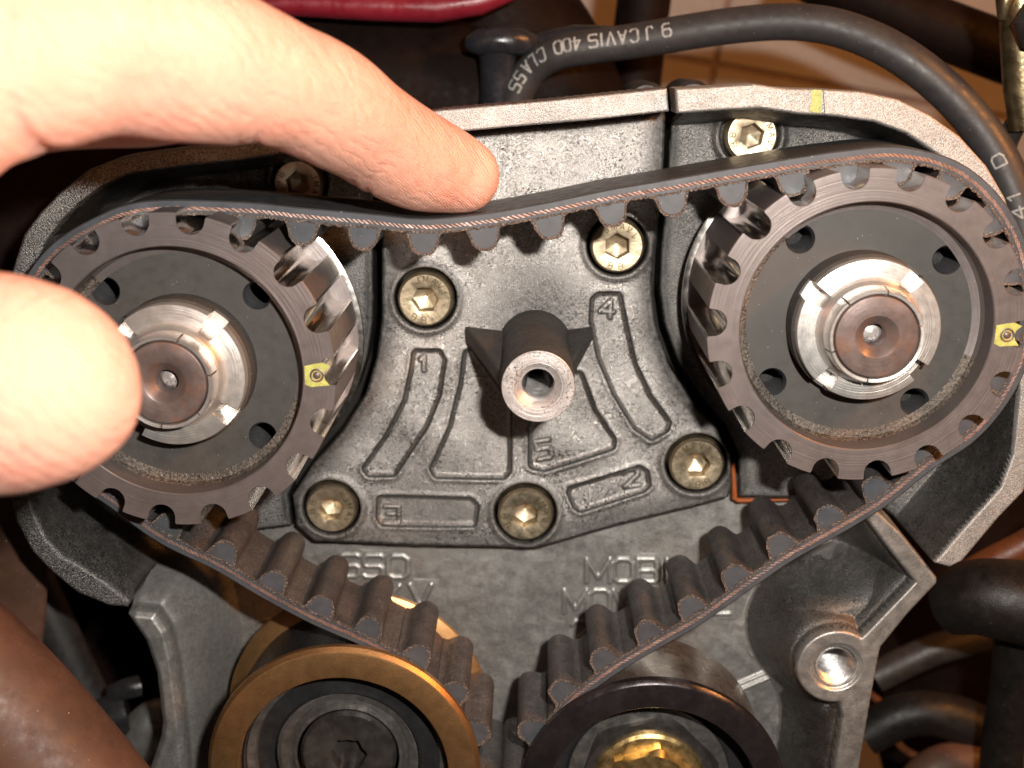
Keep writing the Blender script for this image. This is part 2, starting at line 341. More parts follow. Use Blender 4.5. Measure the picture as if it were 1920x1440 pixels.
# stroke alphabet on a 4 x 6 box
G = {'M': [[(0, 0), (0, 6), (2, 1), (4, 6), (4, 0)]], 'O': [[(1, 0), (3, 0), (4, 1), (4, 5), (3, 6), (1, 6), (0, 5), (0, 1), (1, 0)]],
     'B': [[(0, 0), (0, 6), (3.4, 6), (4, 5.4), (4, 3.6), (3.4, 3), (4, 2.4), (4, .6), (3.4, 0), (0, 0)], [(0, 3), (3.4, 3)]], 'I': [[(2, 0), (2, 6)]],
     'L': [[(0, 6), (0, 0), (4, 0)]], 'S': [[(4, 5.6), (3.6, 6), (.6, 6), (0, 5.4), (0, 3.5), (.6, 3), (3.4, 3), (4, 2.5), (4, .6), (3.4, 0), (.4, 0), (0, .4)]],
     'E': [[(4, 6), (0, 6), (0, 0), (4, 0)], [(0, 3), (3.2, 3)]], 'V': [[(0, 6), (2, 0), (4, 6)]], 'Y': [[(0, 6), (2, 3), (4, 6)], [(2, 3), (2, 0)]],
     'G': [[(4, 5.4), (3.4, 6), (.6, 6), (0, 5.4), (0, .6), (.6, 0), (3.4, 0), (4, .6), (4, 3), (2.2, 3)]],
     '1': [[(1, 4.8), (2.2, 6), (2.2, 0)]], '2': [[(0, 5), (.8, 6), (3.2, 6), (4, 5), (4, 4), (0, 0), (4, 0)]],
     '3': [[(0, 6), (4, 6), (4, 0), (0, 0)], [(.8, 3), (4, 3)]], '4': [[(3, 0), (3, 6), (0, 2), (4, 2)]],
     '5': [[(4, 6), (0, 6), (0, 3.4), (3.2, 3.4), (4, 2.6), (4, .8), (3.2, 0), (0, 0)]],
     'C': [[(4, 5), (3.2, 6), (.8, 6), (0, 5), (0, 1), (.8, 0), (3.2, 0), (4, 1)]], 'A': [[(0, 0), (2, 6), (4, 0)], [(.8, 2.2), (3.2, 2.2)]],
     'J': [[(3.4, 6), (3.4, 1), (2.6, 0), (1, 0), (.2, 1)]], '9': [[(4, 3.4), (3.4, 2.8), (.8, 2.8), (0, 3.6), (0, 5.2), (.8, 6), (3.2, 6), (4, 5.2), (4, 1), (3.2, 0), (.8, 0)]],
     '0': [[(1, 0), (3, 0), (4, 1), (4, 5), (3, 6), (1, 6), (0, 5), (0, 1), (1, 0)]], '6': [[(0, 2.6), (.6, 3.2), (3.2, 3.2), (4, 2.4), (4, .8), (3.2, 0), (.8, 0), (0, .8), (0, 5), (.8, 6), (3.2, 6), (4, 5.2)]], 'X': [[(0, 0), (4, 6)], [(0, 6), (4, 0)]],
     '8': [[(1, 3), (0, 4), (0, 5.2), (1, 6), (3, 6), (4, 5.2), (4, 4), (3, 3), (1, 3), (0, 2), (0, .8), (1, 0), (3, 0), (4, .8), (4, 2), (3, 3)]],
     'R': [[(0, 0), (0, 6), (3.4, 6), (4, 5.2), (4, 3.8), (3.4, 3), (0, 3)], [(2.2, 3), (4, 0)]], 'D': [[(0, 0), (0, 6), (2.8, 6), (4, 4.8), (4, 1.2), (2.8, 0), (0, 0)]],
     '.': [[(1.8, 0), (2.2, 0)]], ' ': []}
def glyph_px(ch, x, y, w, h, ang=0.0):
    """strokes of ch in photo pixels, lower-left at (x, y), y down"""
    out = []
    ca, sa = math.cos(ang), math.sin(ang)
    for st in G[ch]:
        out.append([(x + (u / 4 * w) * ca - (v / 6 * h) * -sa * -1 * -1, y) if False else
                    (x + (u / 4 * w) * ca + (v / 6 * h) * sa, y + (u / 4 * w) * sa - (v / 6 * h) * ca) for u, v in st])
    return out

# ================================================================ THE CASTINGS
ZP, ZC, ZS = -2.80, -3.25, -2.95      # centre plate, lower case, pulley surrounds
SCREWS = [(1410, 255, 50), (558, 345, 47), (1158, 462, 51), (797, 562, 52), (1307, 872, 51), (620, 955, 47), (985, 966, 51)]
SCR = []
for x, y, r in SCREWS:
    z = ZP + 0.10
    SCR.append((P(x, y, z).x, P(x, y, z).y, rad(x, y, r, z)))

# ---- centre plate
plate_out = [(722, 235), (1249, 190), (1245, 300), (1236, 400), (1226, 470), (1222, 540), (1230, 610), (1255, 685), (1300, 755), (1345, 805),
             (1368, 850), (1373, 905), (1366, 932), (1300, 950), (1160, 985), (1010, 1027), (860, 1026), (590, 1016), (556, 985), (548, 930),
             (585, 872), (640, 810), (685, 740), (706, 670), (716, 600), (716, 500), (716, 400)]
pockets = [([(774, 656), (826, 656), (836, 675), (826, 740), (802, 800), (740, 893), (690, 893), (679, 878), (722, 818), (757, 750), (770, 690)], 9),
           ([(872, 640), (958, 760), (958, 885), (946, 898), (815, 896), (806, 880), (842, 800), (862, 720)], 10),
           ([(1060, 690), (1092, 700), (1118, 770), (1155, 825), (1152, 842), (1020, 884), (992, 878), (992, 800)], 10),
           ([(1108, 560), (1120, 549), (1164, 549), (1174, 600), (1192, 680), (1220, 740), (1258, 792), (1252, 808), (1222, 826), (1190, 805), (1150, 740), (1120, 670), (1106, 600)], 8),
           ([(708, 930), (884, 934), (898, 948), (892, 988), (715, 986), (706, 972)], 9),
           ([(1066, 914), (1200, 874), (1216, 884), (1220, 912), (1208, 922), (1088, 960), (1076, 952), (1064, 926)], 8)]
PK = [(pp(a, ZP), r / 122.0) for a, r in pockets]
plate_txt = []
for ch, x, y, w, h, a in [('1', 783, 694, 22, 26, 0.0), ('4', 1124, 594, 26, 32, 0.05), ('3', 722, 978, 26, 28, 0.0), ('5', 1010, 862, 26, 34, -0.2), ('2', 1172, 912, 26, 30, -0.1)]:
    for st in glyph_px(ch, x, y, w, h, a): plate_txt.append(pp(st, ZP - 0.08))
PO = pp(plate_out, ZP)
rimC = pp([(600, 248), (822, 206), (1030, 188), (1251, 165), (1255, 209), (1100, 226), (960, 238), (855, 248), (700, 262), (600, 290)], -1.55)
def z_plate(X, Y):
    d = sd_poly(X, Y, PO) - 0.0
    Z = ZP - 0.03 * sm(d, -0.05, 0.0)
    edge = sm(-d, 0.02, 0.16)
    Z = Z + 0.02 * (1 - edge) * (d < 0.0)           # softly raised border bead
    for pl, r in PK:
        s = rounded(X, Y, pl, r)
        Z = Z - 0.085 * sm(-s, -0.035, 0.075) + 0.012 * np.exp(-((s - 0.045) / 0.04) ** 2)
    for st in plate_txt:
        Z = Z + 0.035 * (1 - sm(sd_line(X, Y, st), 0.015, 0.045))
    for cx, cy, r in SCR:
        s = np.hypot(X - cx, Y - cy)
        Z = Z + 0.04 * np.exp(-((s - r * 1.22) / 0.06) ** 2) - 0.42 * (1 - sm(s, r * 1.03, r * 1.16))
    rc = sd_poly(X, Y, rimC)
    Z = np.maximum(Z, -1.55 - 1.6 * sm(rc, -0.005, 0.06) - 0.015 * sm(-rc, 0.03, 0.0))
    Z = Z + 0.012 * np.sin(X * 3.1 + np.cos(Y * 2.3) * 2)
    return Z, np.minimum(d, rc) < 0.018
b0_, b1_ = P(1003, 600, ZP), P(800, 960, ZP)
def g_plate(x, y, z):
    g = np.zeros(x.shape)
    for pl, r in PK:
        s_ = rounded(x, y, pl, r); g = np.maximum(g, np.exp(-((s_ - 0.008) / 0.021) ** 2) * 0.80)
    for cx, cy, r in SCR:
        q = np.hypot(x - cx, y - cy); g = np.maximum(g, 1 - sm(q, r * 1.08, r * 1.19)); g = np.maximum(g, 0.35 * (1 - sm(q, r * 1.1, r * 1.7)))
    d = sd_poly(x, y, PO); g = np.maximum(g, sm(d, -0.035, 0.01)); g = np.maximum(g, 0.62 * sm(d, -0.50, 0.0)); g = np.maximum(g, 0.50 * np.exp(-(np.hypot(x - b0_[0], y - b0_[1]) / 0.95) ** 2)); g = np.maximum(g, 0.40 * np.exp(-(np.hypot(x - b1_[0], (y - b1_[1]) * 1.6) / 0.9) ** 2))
    rc = sd_poly(x, y, rimC); g = np.where(rc < 0.02, 0, np.maximum(g, 1 - sm(rc, 0.06, 0.20)))  # shade under the top rim painted in beside it
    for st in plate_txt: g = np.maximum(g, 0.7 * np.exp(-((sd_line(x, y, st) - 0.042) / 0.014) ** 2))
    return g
plate = field('cover_plate', (520, 100, 1420, 1080), 0.0135, z_plate, ['cast', 'rim'], mfun=lambda x, y, z: (z > -1.60) * 1, gfun=g_plate, sd=lambda x, y: np.minimum(sd_poly(x, y, PO), sd_poly(x, y, rimC)))
tag(plate, 'grey cast cover plate between the two toothed pulleys, with numbered recesses 1 to 5', 'cover plate')

# ---- threaded boss with its two webs, cast on the plate
bx = P(1009, 725, -0.30); b0 = P(1003, 650, ZP)
brt = rad(1009, 725, 69, -0.30)
root = empty('threaded_boss', (b0.x, b0.y, ZP), 'black tapered threaded boss with bare metal end standing in the middle of the cover plate', 'boss')
nb = 72; vs, fs = [], []
rows = [(-0.02, 1.14), (0.10, 1.10), (0.4, 1.07), (1.2, 1.04), (2.0, 1.02), (2.44, 1.0), (2.49, 0.985)]
for h, k in rows:
    t = h / 2.5; cx = b0.x + (bx.x - b0.x) * t; cy = b0.y + (bx.y - b0.y) * t
    for i in range(nb):
        a = 2 * PI * i / nb
        vs.append((cx + brt * k * math.cos(a), cy + brt * k * math.sin(a), ZP + h))
for j in range(len(rows) - 1):
    for i in range(nb): fs.append((j * nb + i, j * nb + (i + 1) % nb, (j + 1) * nb + (i + 1) % nb, (j + 1) * nb + i))
obj('boss_body', vs, fs, 'boss', root, loc=(b0.x, b0.y, ZP))
rh = rad(1009, 725, 34, -0.3)
lathe('boss_face', [(brt * 0.985, -0.305), (brt * 0.965, -0.298), (rh * 1.42, -0.297), (rh * 1.36, -0.315), (rh * 1.30, -0.315), (rh * 1.06, -0.36)], bx, 'bossface', root, 72)
pr = [(rh * 1.06, -0.36)]
for i in range(26):
    z = -0.36 - i * 0.062; pr += [(rh * 0.92, z - 0.031), (rh * 1.04, z - 0.062)]
th = lathe('thread', pr + [(0.01, -2.0)], bx, ['thread', 'hole'], root, 48, smooth=20, midx=[0] * (len(pr) - 1) + [1])
for sgn, pts in ((-1, [(870, 625, ZP), (945, 720, -0.75), (1000, 640, ZP), (985, 720, -0.75)]), (1, [(1112, 625, ZP), (1068, 705, -0.9), (1000, 640, ZP), (1030, 720, -0.9)])):
    a = P(*pts[0]); b = P(*pts[1]); c = P(*pts[2]); d = P(*pts[3]); up = Vector((0, 0.13, 0))
    q = [a + up, b + up, d + up, c + up, a - up, b - up, d - up, c - up]
    f = [(0, 1, 2, 3), (7, 6, 5, 4), (0, 4, 5, 1), (1, 5, 6, 2), (3, 2, 6, 7), (0, 3, 7, 4)]
    g = obj('web', [tuple(v) for v in q], f, 'boss', root, loc=tuple(a))
    bv = g.modifiers.new('b', 'BEVEL'); bv.width = 0.05; bv.segments = 3

# ---- pulley surrounds
rimR_o = [(1266, 166), (1330, 163), (1415, 157), (1470, 165), (1560, 168), (1620, 172), (1685, 186), (1745, 216), (1800, 255), (1850, 310), (1885, 370), (1908, 440), (1925, 520),
          (1940, 620), (1945, 740), (1938, 850), (1920, 922), (1872, 972), (1805, 1052), (1781, 1064)]
rimR_i = [(1752, 1056), (1800, 1000), (1876, 915), (1900, 850), (1912, 740), (1908, 620), (1896, 540), (1878, 480), (1850, 415), (1812, 350), (1762, 292), (1700, 250), (1640, 228), (1560, 217),
          (1500, 214), (1425, 203), (1350, 207), (1270, 213)]
ZR = -1.35
RR = pp(rimR_o + rimR_i, ZR)
floorR = pp([(1261, 190), (1246, 400), (1239, 470), (1236, 540), (1246, 608), (1271, 678), (1314, 746), (1358, 797), (1384, 850), (1386, 905), (1386, 931)], ZS) + \
         pp([(1480, 933), (1640, 940)], ZS) + pp(rimR_i[:1] + rimR_i[1:] , ZR)[0:1] + pp(rimR_o[::-1], ZR)
seamR = pp([(1640, 935), (1752, 1062)], ZR)
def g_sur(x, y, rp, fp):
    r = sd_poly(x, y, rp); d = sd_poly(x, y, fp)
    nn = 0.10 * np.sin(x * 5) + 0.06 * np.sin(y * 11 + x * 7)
    g = 0.95 * (1 - sm(r, 0.05, 0.42 + nn)) * (r > 0.012) * (y > -2.6)  # dark band inside the upper rim: its shadow, painted in
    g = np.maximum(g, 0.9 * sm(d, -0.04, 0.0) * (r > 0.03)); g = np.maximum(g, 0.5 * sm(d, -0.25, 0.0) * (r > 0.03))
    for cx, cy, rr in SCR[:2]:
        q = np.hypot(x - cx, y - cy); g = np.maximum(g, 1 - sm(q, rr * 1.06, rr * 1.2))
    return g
def make_surround(rimpoly, floorpoly, extra=None, zr=ZR):
    def f(X, Y):
        d = sd_poly(X, Y, floorpoly); r = sd_poly(X, Y, rimpoly)
        Z = ZS - 0.03 * sm(d, -0.05, 0.0) + 0.03 * (1 - sm(-d, 0.03, 0.15)) * (d < 0)
        Z = Z + 0.02 * np.sin(X * 2.1 + 1) * np.sin(Y * 1.7)
        wall = zr - 0.015 * sm(-r, 0.03, -0.0) - 1.7 * (0.10 * sm(r, -0.01, 0.035) + 0.90 * sm(r, 0.0, 0.30))
        if extra: Z = extra(X, Y, Z, d, r)
        Z = np.maximum(Z, wall)
        o_ = np.minimum(d, r)
        return Z, o_ < 0.025
    return f
mkR = pp([(1546, 168), (1548, 216)], ZR)
mkY = pp([(1518, 165), (1544, 166), (1544, 213), (1514, 210)], ZR)
def exR(X, Y, Z, d, r):
    for cx, cy, rr in SCR[:1]:
        q = np.hypot(X - cx, Y - cy)
        Z = Z + 0.10 * np.exp(-((q - rr * 1.25) / 0.07) ** 2) - 0.35 * (1 - sm(q, rr * 1.03, rr * 1.16))
    return Z
sr = field('pulley_surround', (1180, 80, 2000, 1120), 0.018, make_surround(RR, floorR, exR), ['shroud', 'rim'], mfun=lambda x, y, z: (sd_poly(x, y, RR) < 0.006) * 1, gfun=lambda x, y, z: g_sur(x, y, RR, floorR), sd=lambda x, y: np.minimum(sd_poly(x, y, RR), sd_poly(x, y, floorR)))
tag(sr, 'rough cast surround with a bare rim curving round the right toothed pulley', 'pulley surround', 'pulley surrounds')
pat = [tuple(P(x, y, ZR + 0.012)) for x, y in [(1520, 170), (1528, 168), (1541, 169), (1542, 190), (1540, 212), (1528, 211), (1517, 208), (1522, 190)]]
obj('rim_rib', [tuple(P(x, y, ZR + dz)) for dz in (0.06, -0.02) for x, y in [(1544, 170), (1551, 170), (1554, 213), (1547, 213)]], [(3, 2, 1, 0), (0, 1, 5, 4), (1, 2, 6, 5), (2, 3, 7, 6), (3, 0, 4, 7)], 'rim', sr, smooth=0)
obj('paint_dab', pat, [tuple(range(8))[::-1]], 'paint', sr, smooth=0)

rimL_o = [(700, 232), (560, 255), (434, 278), (330, 284), (226, 297), (170, 322), (113, 365), (75, 405), (50, 440), (29, 507), (10, 600), (0, 720), (8, 850), (40, 960), (86, 1013), (117, 1046), (164, 1072), (205, 1098), (243, 1128),
          (238, 1138), (204, 1134), (146, 1112), (98, 1072), (60, 1035)]
rimL_o = [(700, 232), (560, 255), (434, 275), (330, 280), (226, 294), (165, 318), (110, 362), (72, 402), (44, 440), (22, 507), (0, 600), (-12, 720), (-4, 850), (30, 980), (60, 1035), (98, 1074), (146, 1113), (204, 1136), (238, 1139)]
rimL_i = [(243, 1128), (205, 1098), (164, 1070), (117, 1044), (86, 1011), (62, 960), (30, 850), (22, 720), (34, 600), (62, 512), (82, 462), (112, 418), (150, 380), (190, 350), (240, 327), (340, 312), (440, 302), (560, 284), (700, 262)]
RL = pp(rimL_o + rimL_i, ZR)
floorL = pp([(712, 262), (700, 400), (700, 500), (700, 600), (690, 666), (669, 732), (625, 800), (570, 864), (541, 928), (548, 985)], ZS) + pp([(420, 1000), (300, 1042)], ZS) + pp([(243, 1130)] + rimL_o[::-1], ZR)
def exL(X, Y, Z, d, r):
    cx, cy, rr = SCR[1]
    q = np.hypot(X - cx, Y - cy)
    return Z + 0.08 * np.exp(-((q - rr * 1.25) / 0.07) ** 2) - 0.35 * (1 - sm(q, rr * 1.03, rr * 1.16))
sl = field('pulley_surround', (-80, 180, 760, 1180), 0.022, make_surround(RL, floorL, exL), ['shroud', 'rim'], gfun=lambda x, y, z: g_sur(x, y, RL, floorL), sd=lambda x, y: np.minimum(sd_poly(x, y, RL), sd_poly(x, y, floorL)))
tag(sl, 'dark cast surround with a rounded rim curving round the left toothed pulley', 'pulley surround', 'pulley surrounds')

# ---- lower case with its raised edge and screw boss
ZE = -1.45
edgeR = pp([(1634, 948), (1690, 1000), (1757, 1084), (1757, 1094), (1702, 1152), (1652, 1214), (1646, 1240), (1632, 1320), (1618, 1400), (1605, 1480), (1600, 1560), (1545, 1560),
            (1562, 1450), (1580, 1345), (1574, 1318), (1590, 1260), (1600, 1208), (1622, 1190), (1716, 1092), (1655, 1015), (1618, 965)], ZE)
bc = P(1568, 1251, ZE); br = rad(1568, 1251, 71, ZE); bh = rad(1568, 1251, 36, ZE)
ZEL = -1.75
edgeL = pp([(237, 1154), (252, 1148), (290, 1152), (312, 1185), (325, 1235), (332, 1290), (340, 1360), (348, 1440), (358, 1560), (240, 1560), (300, 1385), (303, 1360), (292, 1265), (272, 1205)], ZEL)
floorC = pp([(300, 1000), (560, 940), (1400, 860), (1650, 900)], ZC) + pp([(1640, 945), (1757, 1084), (1757, 1094), (1652, 1214), (1646, 1240), (1618, 1400), (1600, 1560)], ZE) + pp([(240, 1560), (300, 1385), (303, 1360), (292, 1265), (272, 1205), (237, 1154)], ZEL)
case_txt = []
for ch, x, y, w, h in [('S', 636, 1082, 36, 40), ('S', 682, 1083, 34, 40), ('O', 727, 1084, 38, 40), ('L', 660, 1140, 34, 40), ('X', 712, 1140, 36, 40), ('V', 768, 1140, 40, 42),
                       ('M', 1100, 1092, 44, 42), ('O', 1151, 1092, 36, 42), ('B', 1196, 1092, 36, 42), ('I', 1236, 1092, 30, 42), ('L', 1274, 1092, 34, 42),
                       ('M', 1058, 1150, 42, 42), ('O', 1106, 1150, 38, 42), ('V', 1150, 1150, 40, 42), ('I', 1250, 1152, 40, 42), ('L', 1336, 1152, 32, 42), ('2', 1072, 1206, 34, 40)]:
    for st in glyph_px(ch, x, y, w, h): case_txt.append(pp(st, ZC + 0.03))
ridge = pp([(1290, 1330), (1366, 1296), (1500, 1238), (1540, 1220)], ZC)
rings = [P(500, 1188, ZC), P(1430, 1210, ZC)]
def z_case(X, Y):
    d = sd_poly(X, Y, floorC)
    Z = ZC + 0.006 * np.sin(X * 4) * np.cos(Y * 5)
    for st in case_txt:
        xs = [p[0] for p in st]; ys = [p[1] for p in st]
        mk = (X > min(xs) - .1) & (X < max(xs) + .1) & (Y > min(ys) - .1) & (Y < max(ys) + .1)
        if mk.any():
            Z[mk] = np.maximum(Z[mk], ZC + 0.032 * (1 - sm(sd_line(X[mk], Y[mk], st), 0.022, 0.052)))
    s = sd_line(X, Y, ridge)
    Z = Z + 0.05 * np.exp(-((s - 0.055) / 0.03) ** 2)
    for c in rings:
        q = np.hypot(X - c.x, Y - c.y); Z = Z + 0.02 * np.exp(-((q - 0.26) / 0.022) ** 2)
    ra = sd_poly(X, Y, edgeR); rb_ = np.hypot(X - bc.x, Y - bc.y) - br
    r = np.minimum(ra, rb_); h_ = np.clip(0.5 + 0.5 * (rb_ - ra) / 0.9, 0, 1)
    rs_ = rb_ * (1 - h_) + ra * h_ - 0.9 * h_ * (1 - h_)
    Z = np.maximum(Z, ZE - 0.42 - (ZE - ZC - 0.35) * sm(rs_, 0.0, 0.62))
    Z = np.maximum(Z, ZE - 0.02 * sm(-r, 0.04, -0.01) - 1.9 * (0.12 * sm(r, -0.01, 0.03) + 0.88 * sm(r, 0.0, 0.50) ** 1.2))
    r2 = sd_poly(X, Y, edgeL)
    Z = np.maximum(Z, ZEL - 0.08 * sm(-r2, 0.10, -0.01) - 1.6 * (0.12 * sm(r2, -0.01, 0.05) + 0.88 * sm(r2, 0.0, 1.0)))
    q = np.hypot(X - bc.x, Y - bc.y)
    Z = Z - 0.05 * (1 - sm(q, bh * 1.18, bh * 1.32)) - 1.4 * (1 - sm(q, bh * 0.96, bh * 1.02))
    return Z, np.minimum(np.minimum(d, r), r2) < 0.022
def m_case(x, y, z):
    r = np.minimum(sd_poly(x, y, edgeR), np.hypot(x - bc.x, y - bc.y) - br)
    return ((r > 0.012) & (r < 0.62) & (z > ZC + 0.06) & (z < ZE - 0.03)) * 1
def g_case(x, y, z):
    g = np.zeros(x.shape)
    q = sd_poly(x, y, PO); g = np.maximum(g, 0.85 * (1 - sm(q, 0.0, 0.12))); g = np.maximum(g, 0.45 * (1 - sm(q, 0.0, 0.45)) * (x < -0.5))
    # shade painted into the colour over the left flank and the foot of the case
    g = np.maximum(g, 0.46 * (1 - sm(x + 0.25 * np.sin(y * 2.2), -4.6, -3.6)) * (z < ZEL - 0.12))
    for st in case_txt:
        xs = [p[0] for p in st]; ys = [p[1] for p in st]
        mk = (x > min(xs) - .1) & (x < max(xs) + .1) & (y > min(ys) - .1) & (y < max(ys) + .1)
        if mk.any(): g[mk] = np.maximum(g[mk], 0.45 * np.exp(-((sd_line(x[mk], y[mk], st) - 0.055) / 0.014) ** 2))
    return g
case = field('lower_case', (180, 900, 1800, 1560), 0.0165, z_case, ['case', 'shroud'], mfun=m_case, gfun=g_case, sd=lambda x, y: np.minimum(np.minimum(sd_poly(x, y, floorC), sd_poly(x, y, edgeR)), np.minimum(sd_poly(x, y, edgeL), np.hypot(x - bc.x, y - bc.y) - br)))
tag(case, 'smooth grey lower engine casing with raised oil names and a threaded corner boss', 'engine casing')
pr = [(bh * 1.0, ZE - 0.06)]
for i in range(18): pr += [(bh * 0.88, ZE - 0.09 - i * 0.06), (bh * 0.99, ZE - 0.12 - i * 0.06)]
lathe('thread', pr + [(0.01, ZE - 1.2)], bc, ['thread', 'hole'], case, 48, smooth=20, midx=[0] * (len(pr) - 1) + [1])

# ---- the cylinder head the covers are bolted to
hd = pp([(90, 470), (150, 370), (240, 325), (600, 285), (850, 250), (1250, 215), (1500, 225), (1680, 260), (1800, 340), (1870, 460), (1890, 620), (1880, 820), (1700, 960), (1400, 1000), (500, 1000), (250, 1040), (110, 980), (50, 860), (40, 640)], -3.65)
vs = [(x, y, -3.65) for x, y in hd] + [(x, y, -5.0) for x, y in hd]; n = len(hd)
tag(obj('cylinder_head', vs, [tuple(range(n))[::-1], *[(i, (i + 1) % n, n + (i + 1) % n, n + i) for i in range(n)]], 'shead', smooth=0), 'black cylinder head showing in the gaps between the cover castings', 'cylinder head')
M['lamplit_seal_strip'] = mat('lamplit_sealant', (0.30, 0.07, 0.012), 0.5, 0.0, world=True)  # orange of the lamp painted into the strip's own colour
q_ = [P(1374, 868, -3.02), P(1376, 900, -3.0), P(1377, 934, -3.0), P(1384, 938, -3.0), P(1430, 938, -3.0), P(1480, 937, -3.0)]
tag(tube('lamplit_sealant_bead', q_, [0.035, 0.04, 0.05, 0.045, 0.03, 0.02], 'lamplit_seal_strip', n=10), 'sealant bead painted with orange lamp light in the joint beside the lower right cap screw', 'sealant')
# ---- socket cap screws
def screw(i):
    cx, cy, r = SCR[i]; x, y, _ = SCREWS[i]
    zt = ZP + 0.10
    lab = ['gold socket cap screw above the belt, right of the rim slot, its lower edge hidden',
           'shaded gold socket cap screw above the belt under the index finger',
           'gold socket cap screw touching the hanging belt teeth on the cover plate',
           'gold socket cap screw above recess 1, its head stamped with letters',
           'gold socket cap screw at the cover plate corner beside the right pulley',
           'gold socket cap screw at the cover plate corner left of recess 3',
           'gold socket cap screw between recesses 3 and 2 on the bottom edge of the plate'][i]
    root = empty('cap_screw', (cx, cy, zt), lab, 'screw', 'socket cap screws holding the cover')
    hr = r * 0.50; n = 96; rot = random.uniform(0, PI / 3)
    prof = [(r, zt - 0.5), (r, zt - 0.10), (r * 0.985, zt - 0.06), (r * 0.90, zt), (r * 0.60, zt), ('h', zt - 0.012), ('h', zt - 0.30), (hr * 0.55, zt - 0.33), (0.01, zt - 0.36)]
    vs, fs = [], []
    for rr, z in prof:
        for k in range(n):
            a = 2 * PI * k / n
            if rr == 'h':
                b = ((a - rot) % (PI / 3)) - PI / 6; q = hr * math.cos(PI / 6) / math.cos(b)
            else: q = rr
            vs.append((cx + q * math.cos(a), cy + q * math.sin(a), z))
    for j in range(len(prof) - 1):
        for k in range(n): fs.append((j * n + k, j * n + (k + 1) % n, (j + 1) * n + (k + 1) % n, (j + 1) * n + k))
    obj('screw_head', vs, fs, 'zinc', root, loc=(cx, cy, zt), smooth=22)
    # stamped letters round the head
    rm = r * 0.745; hh = r * 0.15; a0 = {3: 1.95, 6: 1.0, 5: 0.6}.get(i, random.uniform(0, 6))
    for ch, a in [('J', a0), ('M', a0 - .42), ('A', a0 - .85), ('V', a0 - 1.22), ('I', a0 - 1.6), ('8', a0 - 3.6), ('.', a0 - 3.85), ('8', a0 - 4.1)]:
        vs, fs = [], []
        for st in G[ch]:
            for (u0, v0), (u1, v1) in zip(st[:-1], st[1:]):
                q = []
                for u, v in ((u0, v0), (u1, v1)):
                    lx = (u / 4 - .5) * hh * 1.1; ly = (v / 6 - .5) * hh * 1.5
                    rr = rm + ly; q.append(Vector((cx + rr * math.cos(a) + lx * math.sin(a), cy + rr * math.sin(a) - lx * math.cos(a), zt + 0.002)))
                dd = (q[1] - q[0]); nn = Vector((-dd.y, dd.x, 0))
                if nn.length < 1e-6: continue
                nn = nn.normalized() * 0.0075; b = len(vs)
                vs += [tuple(q[0] - nn), tuple(q[1] - nn), tuple(q[1] + nn), tuple(q[0] + nn)]; fs.append((b, b + 1, b + 2, b + 3))
        obj('stamped_letter', vs, fs, 'zincdark', root, smooth=0, loc=(cx, cy, zt))
for i in range(len(SCREWS)): screw(i)

